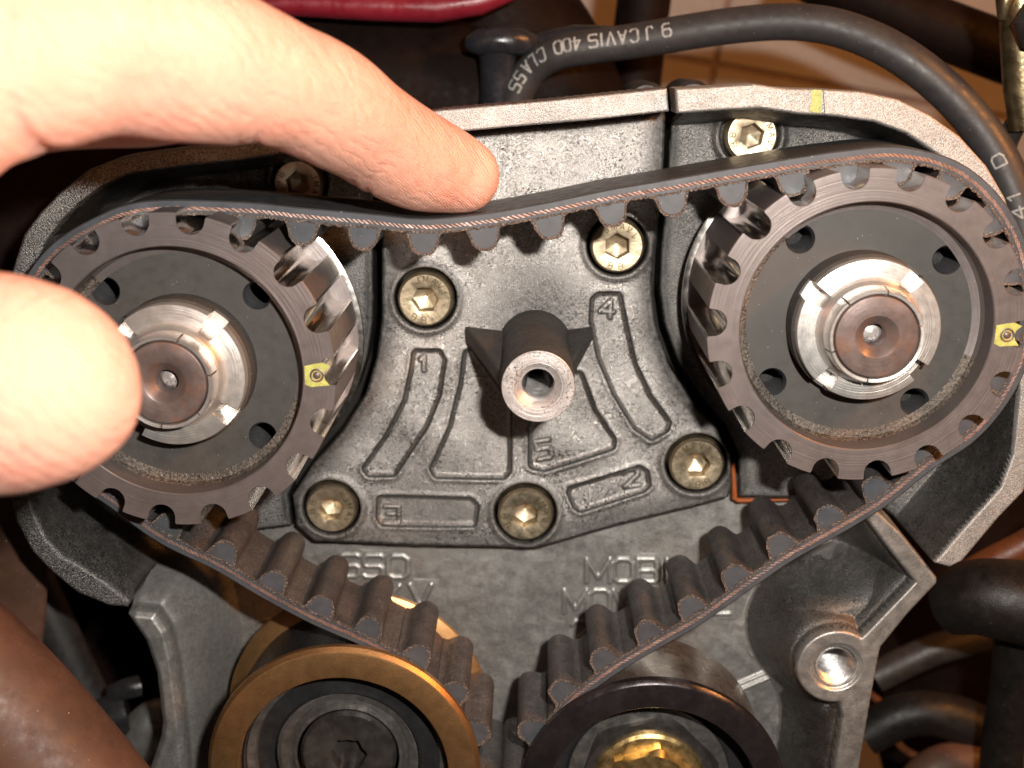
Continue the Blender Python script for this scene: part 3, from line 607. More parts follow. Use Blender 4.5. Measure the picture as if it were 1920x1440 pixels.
# ================================================================ THE PULLEYS
def pulley(cx_px, cy_px, gullet0, holes, notch0, stake0, markang, label, group='toothed cam pulleys'):
    c = P(cx_px, cy_px, 0.0); RT = rad(cx_px, cy_px, 297, 0.0); Ri = rad(cx_px, cy_px, 237, 0.0)
    root = empty('toothed_pulley', (c.x, c.y, 0), label, 'pulley', group)
    NT = 18; gr = RT * 0.087          # gullet radius
    ZB = -2.30
    # outer profile
    prof = []
    for k in range(NT):
        ga = math.radians(gullet0 + k * 360 / NT); gc = Vector((math.cos(ga), math.sin(ga)))
        gt = Vector((-gc.y, gc.x)); g0 = gc * (RT - gr * 0.42)
        half = math.asin((gr * 1.08) / RT); h2 = PI / NT
        # rounded shoulder, wall, bowl, wall, shoulder
        prof.append((gc * math.cos(-h2) + gt * math.sin(-h2)) * RT)
        for f_ in (0.55, 0.2): 
            a = -(half + (h2 - half) * f_); prof.append((gc * math.cos(a) + gt * math.sin(a)) * RT)
        prof.append((gc * math.cos(-half) + gt * math.sin(-half)) * (RT))
        prof.append(gc * (RT - gr * 0.15) - gt * gr * 1.03)
        for j in range(13):
            w = PI + j * PI / 12
            prof.append(g0 + gt * gr * math.cos(w) + gc * gr * math.sin(w))
        prof.append(gc * (RT - gr * 0.15) + gt * gr * 1.03)
        prof.append((gc * math.cos(half) + gt * math.sin(half)) * (RT))
        for f_ in (0.2, 0.55):
            a = half + (h2 - half) * f_; prof.append((gc * math.cos(a) + gt * math.sin(a)) * RT)
    n = len(prof); per = n // NT
    vs, fs, mi = [], [], []
    def ring(fn, z):
        b = len(vs)
        for q in prof: r2 = fn(q); vs.append((c.x + r2.x, c.y + r2.y, z))
        return b
    Rm = RT - gr * 1.60
    rings = [ring(lambda q: q.normalized() * Ri, 0.0), ring(lambda q: q.normalized() * Rm, 0.0),
             ring(lambda q: q * 0.9955, 0.0), ring(lambda q: q, -0.012), ring(lambda q: q, ZB)]
    for j in range(4):
        for i in range(n):
            a, b, i2 = rings[j], rings[j + 1], (i + 1) % n
            fs.append((a + i, b + i, b + i2, a + i2))
            loc_i = i % per
            mi.append(1 if (j == 3 and 3 <= loc_i <= per - 3) else 0)
    rim = obj('toothed_rim', vs, fs, ['face', 'chrome'], root, mi, 35, loc=(c.x, c.y, 0))
    # rear flange, its front face closes the gullets
    lathe('rear_flange', [(0.5, ZB + 0.004), (RT * 1.0, ZB + 0.004), (RT * 1.035, ZB - 0.02), (RT * 1.035, ZB - 0.10), (0.5, ZB - 0.10)], c, ['face', 'chrome'], root, 128, midx=[0, 1, 1, 1])
    # inner wall and grit-filled corner
    zw = -0.46
    lathe('inner_wall', [(Ri, 0.0), (Ri - 0.015, -0.015), (Ri - 0.02, -0.36), (Ri - 0.06, -0.43), (Ri - 0.17, zw + 0.003)], c, ['face', 'sludge'], root, 128, midx=[0, 0, 1, 1], afun=lambda j, a: 0 if (j < 2 or math.sin(a + 0.5) > 0.25 + 0.1 * math.sin(9 * a)) else 1)
    # web disc with four tapped holes
    hr = 0.205; HR = rad(cx_px, cy_px, 193, zw) * 1.0
    holes = sorted(h % 360 for h in holes)
    hs = [(HR * math.cos(math.radians(a)), HR * math.sin(math.radians(a))) for a in holes]
    rw = Ri - 0.13; r0 = 0.35; flat, ff = [], []
    for q_, (hx, hy) in enumerate(hs):          # four annular quarters, each ray-cast round its hole
        ang = [math.radians(v) for v in holes]; am = ang[q_]
        al = (am + ang[q_ - 1] - (2 * PI if ang[q_ - 1] > am else 0)) / 2; an = ang[(q_ + 1) % 4]; ar = (am + an + (2 * PI if an < am else 0)) / 2
        bd = [(rw, al + (ar - al) * i / 40) for i in range(41)] + [(rw + (r0 - rw) * i / 14, ar) for i in range(1, 15)] + \
             [(r0, ar + (al - ar) * i / 16) for i in range(1, 17)] + [(r0 + (rw - r0) * i / 14, al) for i in range(1, 14)]
        base = len(flat); nb_ = len(bd)
        for r_, a_ in bd: flat.append((r_ * math.cos(a_), r_ * math.sin(a_), 0))
        for r_, a_ in bd:
            w_ = math.atan2(r_ * math.sin(a_) - hy, r_ * math.cos(a_) - hx); flat.append((hx + hr * math.cos(w_), hy + hr * math.sin(w_), 0))
        for i in range(nb_): ff.append((base + i, base + (i + 1) % nb_, base + nb_ + (i + 1) % nb_, base + nb_ + i))
    me = bpy.data.meshes.new('web_disc'); me.from_pydata(flat, [], ff); me.materials.append(M['web']); me.update()
    o = bpy.data.objects.new('web_disc', me); C.objects.link(o); o.parent = root; o.location = (0, 0, zw)
    for hx, hy in hs:
        pr = [(hr, zw), (hr * 0.93, zw - 0.03)]
        for i in range(9): pr += [(hr * 0.84, zw - 0.07 - i * 0.075), (hr * 0.95, zw - 0.105 - i * 0.075)]
        lathe('tapped_hole', pr + [(0.01, zw - 0.8)], (c.x + hx, c.y + hy), ['dthread', 'hole'], root, 32, smooth=20, midx=[0] * (len(pr) - 1) + [1])
    # slotted ring nut
    rn = rad(cx_px, cy_px, 134, 0.05); zt = 0.12
    nt = 360; prof = [(rn * 1.035, zw + 0.002), (rn * 1.035, -0.06), (rn * 1.0, -0.02), (rn * 1.0, zt - 0.04), (rn * 0.985, zt), (rn * 0.90, zt + 0.01), (rn * 0.80, zt + 0.015), (rn * 0.745, zt + 0.015), (rn * 0.735, zt + 0.04), (rn * 0.68, zt + 0.15), (rn * 0.655, zt + 0.17)]
    vs, fs, mi = [], [], []
    for r_, z_ in prof:
        for i in range(nt):
            a = 360 * i / nt; z2 = z_
            for q in notch0:
                dd = abs((a - q + 180) % 360 - 180)
                if dd < 8.0 and r_ > rn * 0.77: z2 = min(z_, -0.20)
            vs.append((c.x + r_ * math.cos(math.radians(a)), c.y + r_ * math.sin(math.radians(a)), z2))
    for j in range(len(prof) - 1):
        for i in range(nt):
            fs.append((j * nt + i, (j + 1) * nt + i, (j + 1) * nt + (i + 1) % nt, j * nt + (i + 1) % nt)[::-1] if False else (j * nt + i, j * nt + (i + 1) % nt, (j + 1) * nt + (i + 1) % nt, (j + 1) * nt + i))
            mi.append(1 if j < 2 else 0)
    obj('slotted_nut', vs, fs, ['silver', 'web'], root, mi, 25, loc=(c.x, c.y, zt))
    # staked collar in four segments and the shaft end
    rs = rad(cx_px, cy_px, 79, 0.5)
    for k in range(len(stake0)):
        a0 = stake0[k] + 1.2; a1 = stake0[(k + 1) % len(stake0)] - 1.2
        if a1 < a0: a1 += 360
        m_ = 26; vs, fs = [], []
        sec = [(rn * 0.67, zt + 0.10), (rs * 1.13, 0.50), (rs * 1.10, 0.55), (rs * 1.03, 0.545), (rs * 1.01, 0.40)]
        for i in range(m_ + 1):
            a = math.radians(a0 + (a1 - a0) * i / m_)
            for r_, z_ in sec: vs.append((c.x + r_ * math.cos(a), c.y + r_ * math.sin(a), z_))
        ns = len(sec)
        for i in range(m_):
            for j in range(ns - 1): fs.append((i * ns + j, (i + 1) * ns + j, (i + 1) * ns + j + 1, i * ns + j + 1))
        fs += [tuple(range(ns)), tuple(m_ * ns + j for j in range(ns))[::-1]]
        obj('collar_segment', vs, fs, 'silver', root, None, 35, loc=(c.x, c.y, zt))
    rh_ = rs * 0.27
    lathe('shaft_end', [(rs * 1.02, 0.0), (rs * 1.0, 0.50), (rs * 0.965, 0.545), (rs * 0.94, 0.55), (rs * 0.52, 0.55), (rs * 0.47, 0.535), (rs * 0.30, 0.44), (rh_, 0.42), (rh_ * 0.95, 0.22)], c, 'shaft', root, 96)
    lathe('centre_plug', [(rh_ * 0.97, 0.20), (rh_ * 0.7, 0.24), (0.005, 0.26)], c, 'bossface', root, 32)
    # painted timing mark with a punched dimple
    ma = math.radians(markang); mr = (Ri + RT) / 2 + 0.01
    mc = Vector((c.x + mr * math.cos(ma), c.y + mr * math.sin(ma)))
    e1 = Vector((math.cos(ma), math.sin(ma))); e2 = Vector((-e1.y, e1.x))
    w = (RT - Ri)
    sh = [(-.49, -.40), (-.30, -.52), (.0, -.47), (.28, -.44), (.14, -.20), (.09, 0.0), (.14, .22), (.30, .42), (.05, .56), (-.2, .50), (-.49, .40)]
    vs = [(mc.x + e1.x * u * w + e2.x * v * w * .72, mc.y + e1.y * u * w + e2.y * v * w * .72, 0.004) for u, v in sh] + [(mc.x - e1.x * .1 * w, mc.y - e1.y * .1 * w, 0.004)]
    obj('timing_mark', vs, [(i, (i + 1) % 11, 11) for i in range(11)], 'paint', root, smooth=0, loc=(mc.x, mc.y, 0))
    dc = mc - e1 * w * 0.12
    lathe('punched_dimple', [(0.10, 0.006), (0.085, 0.012), (0.075, 0.008), (0.06, -0.0), (0.05, 0.010), (0.03, 0.022), (0.004, 0.026)], dc, 'shaft', root, 32)
    return root, c, RT

pulR, cR, RTR = pulley(1625, 616, 18.0, (37, 127, 217, 307), (52, 147, 233, 322), (62, 121, 190, 250, 310, 15)[:6] and (15, 80, 132, 200, 262, 318), -2.5,
                       'right toothed pulley with threaded holes and a lit silver ring nut, fully in view')
pulL, cL, RTL = pulley(329, 700, 1.0, (43, 134, 223, 316), (50, 137, 322, 232), (10, 70, 140, 205, 262, 315), -0.6,
                       'left toothed pulley partly covered by the thumb, its ring nut half hidden')

# ================================================================ THE BELT
ZBF, ZBB = -0.65, -2.22
teeth_px = [(135, 474), (230, 427), (337, 412), (452, 419), (567, 430), (682, 440), (795, 450), (908, 441), (1030, 420), (1147, 396), (1260, 377), (1373, 357), (1486, 338), (1600, 322),
            (1706, 323), (1800, 357), (1868, 432), (1902, 535), (1905, 640), (1876, 730), (1818, 810), (1738, 869), (1643, 919), (1555, 973), (1464, 1024), (1379, 1083), (1297, 1141), (1216, 1188),
            (1132, 1239), (1056, 1298), (997, 1371), (966, 1462), (958, 1560), (975, 1660), (1000, 1760), (950, 1850), (880, 1760), (905, 1660), (922, 1560), (915, 1465), (893, 1374),
            (851, 1301), (782, 1232), (691, 1181), (601, 1141), (512, 1094), (419, 1039), (315, 988), (215, 945), (130, 880), (72, 790), (50, 690), (52, 590)]
PT = 24
# teeth centres on the belt's front plane; the centre line of the teeth
tc3 = [P(x, y, ZBF) for x, y in teeth_px]
def seat(idx, c, a0):        # teeth wrapped on a pulley sit in its gullets, one every 20 degrees
    for n_, k in enumerate(idx):
        a = math.radians(a0 - 20 * n_); r_ = min(RTR + 0.10, max(RTR - 0.17, math.hypot(tc3[k].y - c.y, tc3[k].x - c.x)))
        tc3[k] = Vector((c.x + r_ * math.cos(a), c.y + r_ * math.sin(a), ZBF))
seat(range(13, 22), cR, 98)
seat([48, 49, 50, 51, 52, 0, 1, 2], cL, 241)
path = catmull([(p.x, p.y, 0) for p in tc3], PT, True)[:, :2]
nP = len(path)
tan = np.roll(path, -1, 0) - np.roll(path, 1, 0); tan /= np.linalg.norm(tan, axis=1)[:, None]
nrm = np.stack([-tan[:, 1], tan[:, 0]], 1)     # clockwise loop on screen: left-hand normal points outward
if nrm[PT * 6][1] < 0: nrm = -nrm
kx = 1 / 139.0
o_root, o_out, o_c0, o_c1 = 15 * kx, 42 * kx, 22 * kx, 29 * kx
belt = empty('timing_belt', tuple(tc3[7]), 'black toothed timing belt pressed down by the index finger and looping both pulleys', 'timing belt')
def strip(name, offs, zs, m, midx=None, jit=0.0):
    """closed band following the belt; offs/zs = cross-section corners"""
    k = len(offs); vs = np.zeros((nP, k, 3))
    for j, (of, z) in enumerate(zip(offs, zs)):
        q = of + (rng.normal(0, jit, nP) if jit else 0)
        vs[:, j, :2] = path + nrm * (q if np.isscalar(q) else q[:, None]); vs[:, j, 2] = z
    fs, mi = [], []
    for i in range(nP):
        i2 = (i + 1) % nP
        for j in range(k):
            j2 = (j + 1) % k; fs.append((i * k + j, i2 * k + j, i2 * k + j2, i * k + j2)); mi.append(midx[j] if midx else 0)
    return obj(name, vs.reshape(-1, 3), fs, m, belt, mi, 40, loc=tuple(tc3[7]))
bev = 0.018
strip('backing', [o_root, o_out - bev, o_out, o_out, o_out - bev, o_root], [ZBF, ZBF, ZBF - bev, ZBB + bev, ZBB, ZBB], ['rubcut', 'rubber', 'fabric'], [0, 1, 1, 1, 0, 2])
def cord():
    vs, fs, mi = [], [], []
    for i in range(nP):
        for of, sh in ((o_c0, 0), (o_c1, -2)):
            k = (i + sh) % nP; q = of + rng.normal(0, 0.004)
            vs.append((path[k][0] + nrm[k][0] * q, path[k][1] + nrm[k][1] * q, ZBF + 0.006 + (0.006 if i % 2 else 0.0)))
    for i in range(nP):
        i2 = (i + 1) % nP; fs.append((2 * i, 2 * i2, 2 * i2 + 1, 2 * i + 1)[::-1]); mi.append(i % 2)
    obj('cord_line', vs, fs, ['cord', 'cord2'], belt, mi, 0, loc=tuple(tc3[7]))
cord()
# twisted strand marks in the cord
strip('fabric_edge', [o_root - 0.015, o_root + 0.018, o_root + 0.018, o_root - 0.015], [ZBF + 0.012, ZBF + 0.008, ZBF - 0.03, ZBF - 0.03], 'fray', jit=0.009)
nt_ = len(teeth_px)
th_h = 47 * kx; th_w = 32 * kx
def tooth_profile(s=1.0):
    pts = []
    # from root left, fillet, flank, rounded tip, back
    half = [(1.30, 0.0), (1.10, 0.05), (0.98, 0.18), (0.92, 0.40), (0.80, 0.66), (0.60, 0.86), (0.34, 0.97), (0.0, 1.0)]
    for u, v in half: pts.append((-u * th_w * s, -v * th_h * s))
    for u, v in half[-2::-1]: pts.append((u * th_w * s, -v * th_h * s))
    return pts
TP = tooth_profile(); TPi = [(u * 0.83, v * 0.86 + 0.0) for u, v in TP]
for t in range(nt_):
    i = t * PT; c0 = path[i] + nrm[i] * o_root; tx, ty = tan[i]; ox, oy = nrm[i]
    vs, fs, mi = [], [], []; n = len(TP)
    js = rng.normal(0, 0.007, (n, 3))
    def pt(u, v, z): return (c0[0] + tx * u + ox * v, c0[1] + ty * u + oy * v, z)
    for k, (u, v) in enumerate(TPi): vs.append(pt(u, v, ZBF))
    for k, (u, v) in enumerate(TP): vs.append(pt(u + js[k, 0], v + js[k, 1], ZBF + 0.008 + js[k, 2]))
    for k, (u, v) in enumerate(TP): vs.append(pt(u, v, ZBF - 0.04))
    for k, (u, v) in enumerate(TP): vs.append(pt(u * 1.0, v, ZBB))
    fs.append(tuple(range(n))); mi.append(0)
    for r_ in range(3):
        for k in range(n - 1):
            fs.append((r_ * n + k, r_ * n + k + 1, (r_ + 1) * n + k + 1, (r_ + 1) * n + k)); mi.append(1 if r_ == 0 else 2)
    fs.append(tuple(3 * n + k for k in range(n))[::-1]); mi.append(0)
    obj('tooth', vs, fs, ['rubcut', 'fray', 'fabric'], belt, mi, 50, loc=(c0[0], c0[1], ZBF))

# ================================================================ THE IDLERS
def idler_gold():
    z = -0.42; c = P(644, 1451, z); R = rad(644, 1451, 243, z); ri = rad(644, 1451, 187, z)
    t = empty('idler_roller', (c.x, c.y, z), 'idler roller with a gold front ring under the left belt run', 'idler', 'belt idlers')
    zb = -2.32
    lathe('front_ring', [(ri, z - 0.2), (ri, z - 0.012), (ri + 0.012, z), (R - 0.09, z), (R - 0.055, z - 0.008), (R, z - 0.07), (R, z - 0.17), (R - 0.2, z - 0.19)], c, 'gold', t, 160, smooth=35)
    lathe('rear_flange', [(0.4, zb + 0.14), (R * 0.93, zb + 0.14), (R * 1.045, zb + 0.02), (R * 1.045, zb - 0.08), (0.4, zb - 0.1)], c, 'gold', t, 160, smooth=35)
    Rr = R - 0.16
    lathe('roller_shell', [(ri, z - 0.19), (Rr, z - 0.19), (Rr, zb + 0.14), (ri - 0.05, zb + 0.14), (ri - 0.05, z - 0.3)], c, 'seal', t, 128)
    lathe('bearing_seal', [(ri, z - 0.25), (ri * 0.98, z - 0.5), (ri * 0.72, z - 0.52), (ri * 0.70, z - 0.45)], c, 'seal', t, 96)
    lathe('bearing_race', [(ri * 0.70, z - 0.9), (ri * 0.70, z - 0.57), (ri * 0.66, z - 0.55), (ri * 0.60, z - 0.57), (ri * 0.57, z - 0.65), (ri * 0.53, z - 0.55), (ri * 0.50, z - 0.54)], c, 'bearing', t, 96)
    lathe('outer_race', [(ri * 0.99, z - 0.30), (ri * 0.96, z - 0.42), (ri * 0.90, z - 0.44), (ri * 0.88, z - 0.52)], c, 'bearing', t, 96)
    # low-head bolt with a hex recess
    rb = ri * 0.47; hr = ri * 0.19; n = 96
    prof = [(rb, z - 0.8), (rb, z - 0.58), (rb * 0.93, z - 0.52), (rb * 0.55, z - 0.51), ('h', z - 0.54), ('h', z - 0.80), (0.01, z - 0.81)]
    vs, fs = [], []
    for rr, zz in prof:
        for k in range(n):
            a = 2 * PI * k / n
            q = hr * math.cos(PI / 6) / math.cos((a % (PI / 3)) - PI / 6) * (1 + 0.03 * math.sin(9 * a)) if rr == 'h' else rr
            vs.append((c.x + q * math.cos(a), c.y + q * math.sin(a), zz))
    for j in range(len(prof) - 1):
        for k in range(n): fs.append((j * n + k, j * n + (k + 1) % n, (j + 1) * n + (k + 1) % n, (j + 1) * n + k))
    obj('socket_bolt', vs, fs, 'blackbolt', t, loc=(c.x, c.y, z))
def hexprism(name, c, R, z0, z1, m, parent, rot, cham=0.06, top_r=None):
    n = 96; vs, fs = [], []
    for rr, zz, h in [(R, z0, 1), (R, z1 - cham, 1), (R * 0.90, z1, 0), (0.01, z1, 0)]:
        for k in range(n):
            a = 2 * PI * k / n; q = R * math.cos(PI / 6) / math.cos(((a - rot) % (PI / 3)) - PI / 6)
            q = q if h else min(q, rr * 0.96)
            vs.append((c.x + q * math.cos(a), c.y + q * math.sin(a), zz - (cham * 0.6 * max(0, (q - R * .866) / (R * .134)) if h and zz > z0 else 0)))
    for j in range(3):
        for k in range(n): fs.append((j * n + k, j * n + (k + 1) % n, (j + 1) * n + (k + 1) % n, (j + 1) * n + k))
    return obj(name, vs, fs, m, parent, None, 24, loc=(c.x, c.y, z1))
def idler_black():
    z = -0.42; c = P(1223, 1509, z); R = rad(1223, 1509, 241, z); ri = rad(1223, 1509, 190, z)
    t = empty('idler_roller', (c.x, c.y, z), 'idler roller with a black front ring and hex bolt under the right belt run', 'idler', 'belt idlers')
    lathe('front_ring', [(ri, z - 0.2), (ri, z - 0.012), (ri + 0.012, z), (R - 0.07, z), (R - 0.045, z - 0.01), (R, z - 0.06), (R, z - 0.17), (R - 0.2, z - 0.19)], c, 'black_ring', t, 160, smooth=35)
    lathe('roller_shell', [(ri, z - 0.19), (R - 0.17, z - 0.19), (R - 0.17, -2.3), (R - 0.25, -2.36), (0.3, -2.36)], c, 'bearing', t, 128)
    lathe('bearing_seal', [(ri, z - 0.2), (ri * 0.98, z - 0.75), (ri * 0.80, z - 0.80), (ri * 0.78, z - 0.75)], c, 'seal', t, 96)
    lathe('bearing_race', [(ri * 0.78, z - 0.9), (ri * 0.78, z - 0.73), (ri * 0.74, z - 0.71), (ri * 0.3, z - 0.73)], c, 'bearing', t, 96)
    hexprism('hex_nut', c, ri * 0.73, z - 0.9, z - 0.60, 'blackbolt', t, 0.25, 0.10)
    lathe('bolt_collar', [(ri * 0.55, z - 0.62), (ri * 0.55, z - 0.54), (ri * 0.52, z - 0.50), (ri * 0.47, z - 0.49), (0.01, z - 0.49)], c, 'brightbrass', t, 64)
    hexprism('bolt_tip', c, ri * 0.46, z - 0.50, z - 0.30, 'brightbrass', t, 0.35, 0.07)
idler_gold(); idler_black()

# ================================================================ THE HAND
def sphere_chain(bm, chain, per=9):
    pts = catmull([(*P(x, y, z), r * (D - z) / F) for x, y, r, z in chain], per)
    for q in pts:
        bmesh.ops.create_icosphere(bm, subdivisions=3, radius=float(q[3]), matrix=Matrix.Translation(Vector(q[:3])))
    return pts
bm = bmesh.new()
index = [(868, 330, 70, -0.95), (832, 318, 82, -0.85), (785, 302, 93, -0.5), (735, 276, 98, -0.05), (682, 241, 101, 0.5), (628, 206, 111, 1.05), (580, 180, 115, 1.5), (530, 160, 117, 1.9), (450, 136, 134, 2.4),
         (340, 108, 156, 3.0), (200, 90, 160, 3.6), (50, 105, 180, 4.1), (-120, 118, 222, 4.5), (-330, 240, 270, 4.7)]
ip = sphere_chain(bm, index)
thumb = [(118, 742, 150, 4.9), (60, 724, 200, 4.9), (-20, 720, 222, 4.9), (-120, 712, 215, 4.9), (-260, 660, 225, 5.0), (-420, 520, 270, 5.0), (-480, 380, 300, 4.8)]
sphere_chain(bm, thumb)
sphere_chain(bm, [(345, 208, 56, 1.5), (280, 205, 70, 1.7), (190, 195, 82, 1.9), (90, 185, 98, 2.2), (-40, 180, 130, 2.8), (-250, 260, 170, 3.6)])       # middle finger behind the index
sphere_chain(bm, [(-120, 250, 66, -0.4), (-190, 280, 80, 0.6), (-260, 330, 100, 1.8), (-380, 330, 140, 3.0)])   # ring finger, curled
sphere_chain(bm, [(-200, 420, 60, -0.4), (-290, 430, 75, 0.8), (-380, 420, 95, 2.0), (-470, 380, 140, 3.2)])   # little finger, curled
sphere_chain(bm, [(-480, 380, 300, 4.8), (-620, 420, 330, 5.0), (-800, 480, 300, 5.4), (-1000, 540, 260, 5.8)], 12)  # palm and wrist
me = bpy.data.meshes.new('hand'); bm.to_mesh(me); bm.free()
hand = bpy.data.objects.new('hand', me); C.objects.link(hand)
rm = hand.modifiers.new('r', 'REMESH'); rm.mode = 'VOXEL'; rm.voxel_size = 0.05; rm.use_smooth_shade = True
s_ = hand.modifiers.new('s', 'SMOOTH'); s_.iterations = 14; s_.factor = 0.5
dg = bpy.context.evaluated_depsgraph_get(); ev = hand.evaluated_get(dg)
me2 = bpy.data.meshes.new_from_object(ev); hand.modifiers.clear(); hand.data = me2
nvv = len(me2.vertices); V = np.zeros(nvv * 3, np.float32); me2.vertices.foreach_get('co', V); V = V.reshape(-1, 3).astype(float)
# joint creases: shallow grooves across the finger on its lower side
def crease(V, px, py, z, dirpx, width, depth, reach, side=(0, -1, 0.3)):
    c = np.array(P(px, py, z)); a = np.array(P(px + dirpx[0], py + dirpx[1], z)) - c; a /= np.linalg.norm(a)
    d = V - c; s = d @ a; rr = np.linalg.norm(d - np.outer(s, a), axis=1)
    rad_dir = (d - np.outer(s, a)) / (rr[:, None] + 1e-9)
    sd = np.array(side, float); sd /= np.linalg.norm(sd)
    wgt = np.clip(rad_dir @ sd + 0.55, 0, 1) * (rr < reach)
    bend = s + 0.10 * (rad_dir @ np.array((0, 0, 1.0)))
    V -= rad_dir * (depth * np.exp(-(bend / width) ** 2) * wgt)[:, None]
for q in [(748, 283, -0.15, (80, 52), 0.04, 0.04, 1.1), (725, 268, 0.0, (80, 52), 0.03, 0.02, 1.1), (560, 172, 1.65, (80, 42), 0.06, 0.07, 1.3), (535, 163, 1.85, (80, 40), 0.04, 0.035, 1.3),
          (120, 100, 3.85, (80, 5), 0.10, 0.10, 2.0), (640, 213, 0.95, (80, 52), 0.03, 0.015, 1.2)]:
    crease(V, *q)
me2.vertices.foreach_set('co', V.astype(np.float32).reshape(-1)); me2.update(); me2.shade_smooth()
me2.materials.clear(); me2.materials.append(M['skin'])
hand.name = 'hand'
tag(hand, 'bare hand, index finger pressing the belt and thumb covering part of the left pulley', 'hand')
# fine skin lines in the material: crossing fine waves
t = M['skin'].node_tree; N, L = t.nodes, t.links; b = N['Principled BSDF']
geo = N.new('ShaderNodeNewGeometry'); mp = N.new('ShaderNodeMapping'); mp.inputs['Rotation'].default_value = (0, 0, math.radians(-32))
L.new(geo.outputs['Position'], mp.inputs['Vector'])
wv = N.new('ShaderNodeTexWave'); wv.inputs['Scale'].default_value = 10; wv.inputs['Distortion'].default_value = 7.0; wv.inputs['Detail'].default_value = 4; wv.inputs['Detail Scale'].default_value = 1.4
L.new(mp.outputs[0], wv.inputs['Vector'])
bpn = N.new('ShaderNodeBump'); bpn.inputs['Strength'].default_value = 0.55; bpn.inputs['Distance'].default_value = 0.02
L.new(wv.outputs['Fac'], bpn.inputs['Height'])
old = b.inputs['Normal'].links[0].from_socket; 
wv2 = N.new('ShaderNodeTexWave'); wv2.inputs['Scale'].default_value = 1.9; wv2.inputs['Distortion'].default_value = 9.0; wv2.inputs['Detail'].default_value = 3; wv2.inputs['Detail Scale'].default_value = 0.9
L.new(mp.outputs[0], wv2.inputs['Vector']); pw = N.new('ShaderNodeMath'); pw.operation = 'POWER'; pw.inputs[1].default_value = 0.35; L.new(wv2.outputs['Fac'], pw.inputs[0])
bp2 = N.new('ShaderNodeBump'); bp2.inputs['Strength'].default_value = 0.35; bp2.inputs['Distance'].default_value = 0.03
L.new(pw.outputs[0], bp2.inputs['Height']); L.new(old, bp2.inputs['Normal']); L.new(bp2.outputs[0], bpn.inputs['Normal'])
vo = N.new('ShaderNodeTexVoronoi'); vo.inputs['Scale'].default_value = 22; vo.feature = 'DISTANCE_TO_EDGE'; L.new(geo.outputs['Position'], vo.inputs['Vector'])
b2 = N.new('ShaderNodeBump'); b2.inputs['Strength'].default_value = 0.15; b2.inputs['Distance'].default_value = 0.012
L.new(vo.outputs['Distance'], b2.inputs['Height']); L.new(bpn.outputs[0], b2.inputs['Normal']); L.new(b2.outputs[0], b.inputs['Normal'])

# ================================================================ CABLE, BOOT AND BACKGROUND
cab_px = [(958, 260, -6.4), (962, 210, -6.4), (975, 165, -6.3), (1003, 125, -6.2), (1045, 100, -6.0), (1105, 88, -5.9), (1190, 77, -5.8), (1290, 60, -5.6), (1390, 46, -5.4), (1480, 41, -5.2), (1560, 50, -5.0), (1640, 78, -4.8),
          (1712, 120, -4.6), (1782, 178, -4.5), (1840, 245, -4.4), (1882, 315, -4.3), (1912, 395, -4.2), (1932, 480, -4.1), (1950, 600, -4.0)]
cp = catmull([tuple(P(*q)) for q in cab_px], 8); rc_ = np.linspace(0.285, 0.325, len(cp))
cable = tube('ignition_cable', cp, list(rc_), 'cable'); tag(cable, 'thick black ignition cable with grey print arching over the top rim', 'cable')
def cable_text(pieces, hsc, flip):
    # each glyph sits at an arc position given by the pixel x of its middle
    vs, fs = [], []
    up = Vector((0, 0, 1))
    def surf(i_f, v):
        i = int(max(1, min(len(cp) - 3, i_f))); f = i_f - i
        p = Vector(cp[i]) * (1 - f) + Vector(cp[i + 1]) * f; t = (Vector(cp[i + 1]) - Vector(cp[i - 1])).normalized()
        toc = (Vector((0, 0, D)) - p).normalized(); toc = (toc - t * toc.dot(t)).normalized(); side = t.cross(toc)
        r = rc_[i] * 1.02; a = v / r
        nn_ = toc * math.cos(a) + side * math.sin(a)
        return p + nn_ * r, nn_
    for ch, i0, w in pieces:
        seg = np.linalg.norm(cp[int(i0) + 1] - cp[int(i0)]); 
        for st in G[ch]:
            for (u0, v0), (u1, v1) in zip(st[:-1], st[1:]):
                for sgm in range(3):
                    ends = []
                    for f in (sgm / 3, (sgm + 1) / 3):
                        u = u0 + (u1 - u0) * f; v = v0 + (v1 - v0) * f
                        ends.append((i0 + flip * (u / 4 - .5) * w / seg, flip * (-1) * (v / 6 - .5) * hsc + cable_text.off))
                    a, na = surf(*ends[0]); b_, nb2 = surf(*ends[1]); d = b_ - a
                    if d.length < 1e-6: continue
                    n_ = (na + nb2).cross(d)
                    if n_.length < 1e-9: continue
                    n_ = n_.normalized() * hsc * 0.075; e = d.normalized() * hsc * .05; k = len(vs)
                    vs.extend([tuple(a - n_ - e), tuple(b_ - n_ + e), tuple(b_ + n_ + e), tuple(a + n_ - e)]); fs.append((k, k + 1, k + 2, k + 3))
    return vs, fs
def idx_at(px, py, z): q = np.array(P(px, py, z)); return float(np.argmin(np.linalg.norm(cp - q, axis=1)))
def frac_idx(x):   # arc index for a pixel column on the arch
    a = [idx_at(x0, y0, z0) for x0, y0, z0 in cab_px]; xs = [q[0] for q in cab_px]
    return float(np.interp(x, xs[1:], a[1:]))
cable_text.off = -0.10
pcs = [('9', 1256, .14), ('J', 1224, .13), ('C', 1193, .14), ('A', 1171, .14), ('V', 1150, .14), ('I', 1133, .1), ('S', 1117, .14), ('4', 1088, .11), ('0', 1072, .10), ('0', 1057, .10),
       ('C', 1032, .11), ('L', 1016, .11), ('A', 1001, .12), ('S', 988, .11), ('S', 978, .11)]
for c_, x_, w_ in pcs:
    vs, fs = cable_text([(c_, frac_idx(x_), w_)], 0.225, -1)
    obj('printed_letter', vs, fs, 'print', cable, smooth=0, loc=tuple(cp[0]))
cable_text.off = 0.02
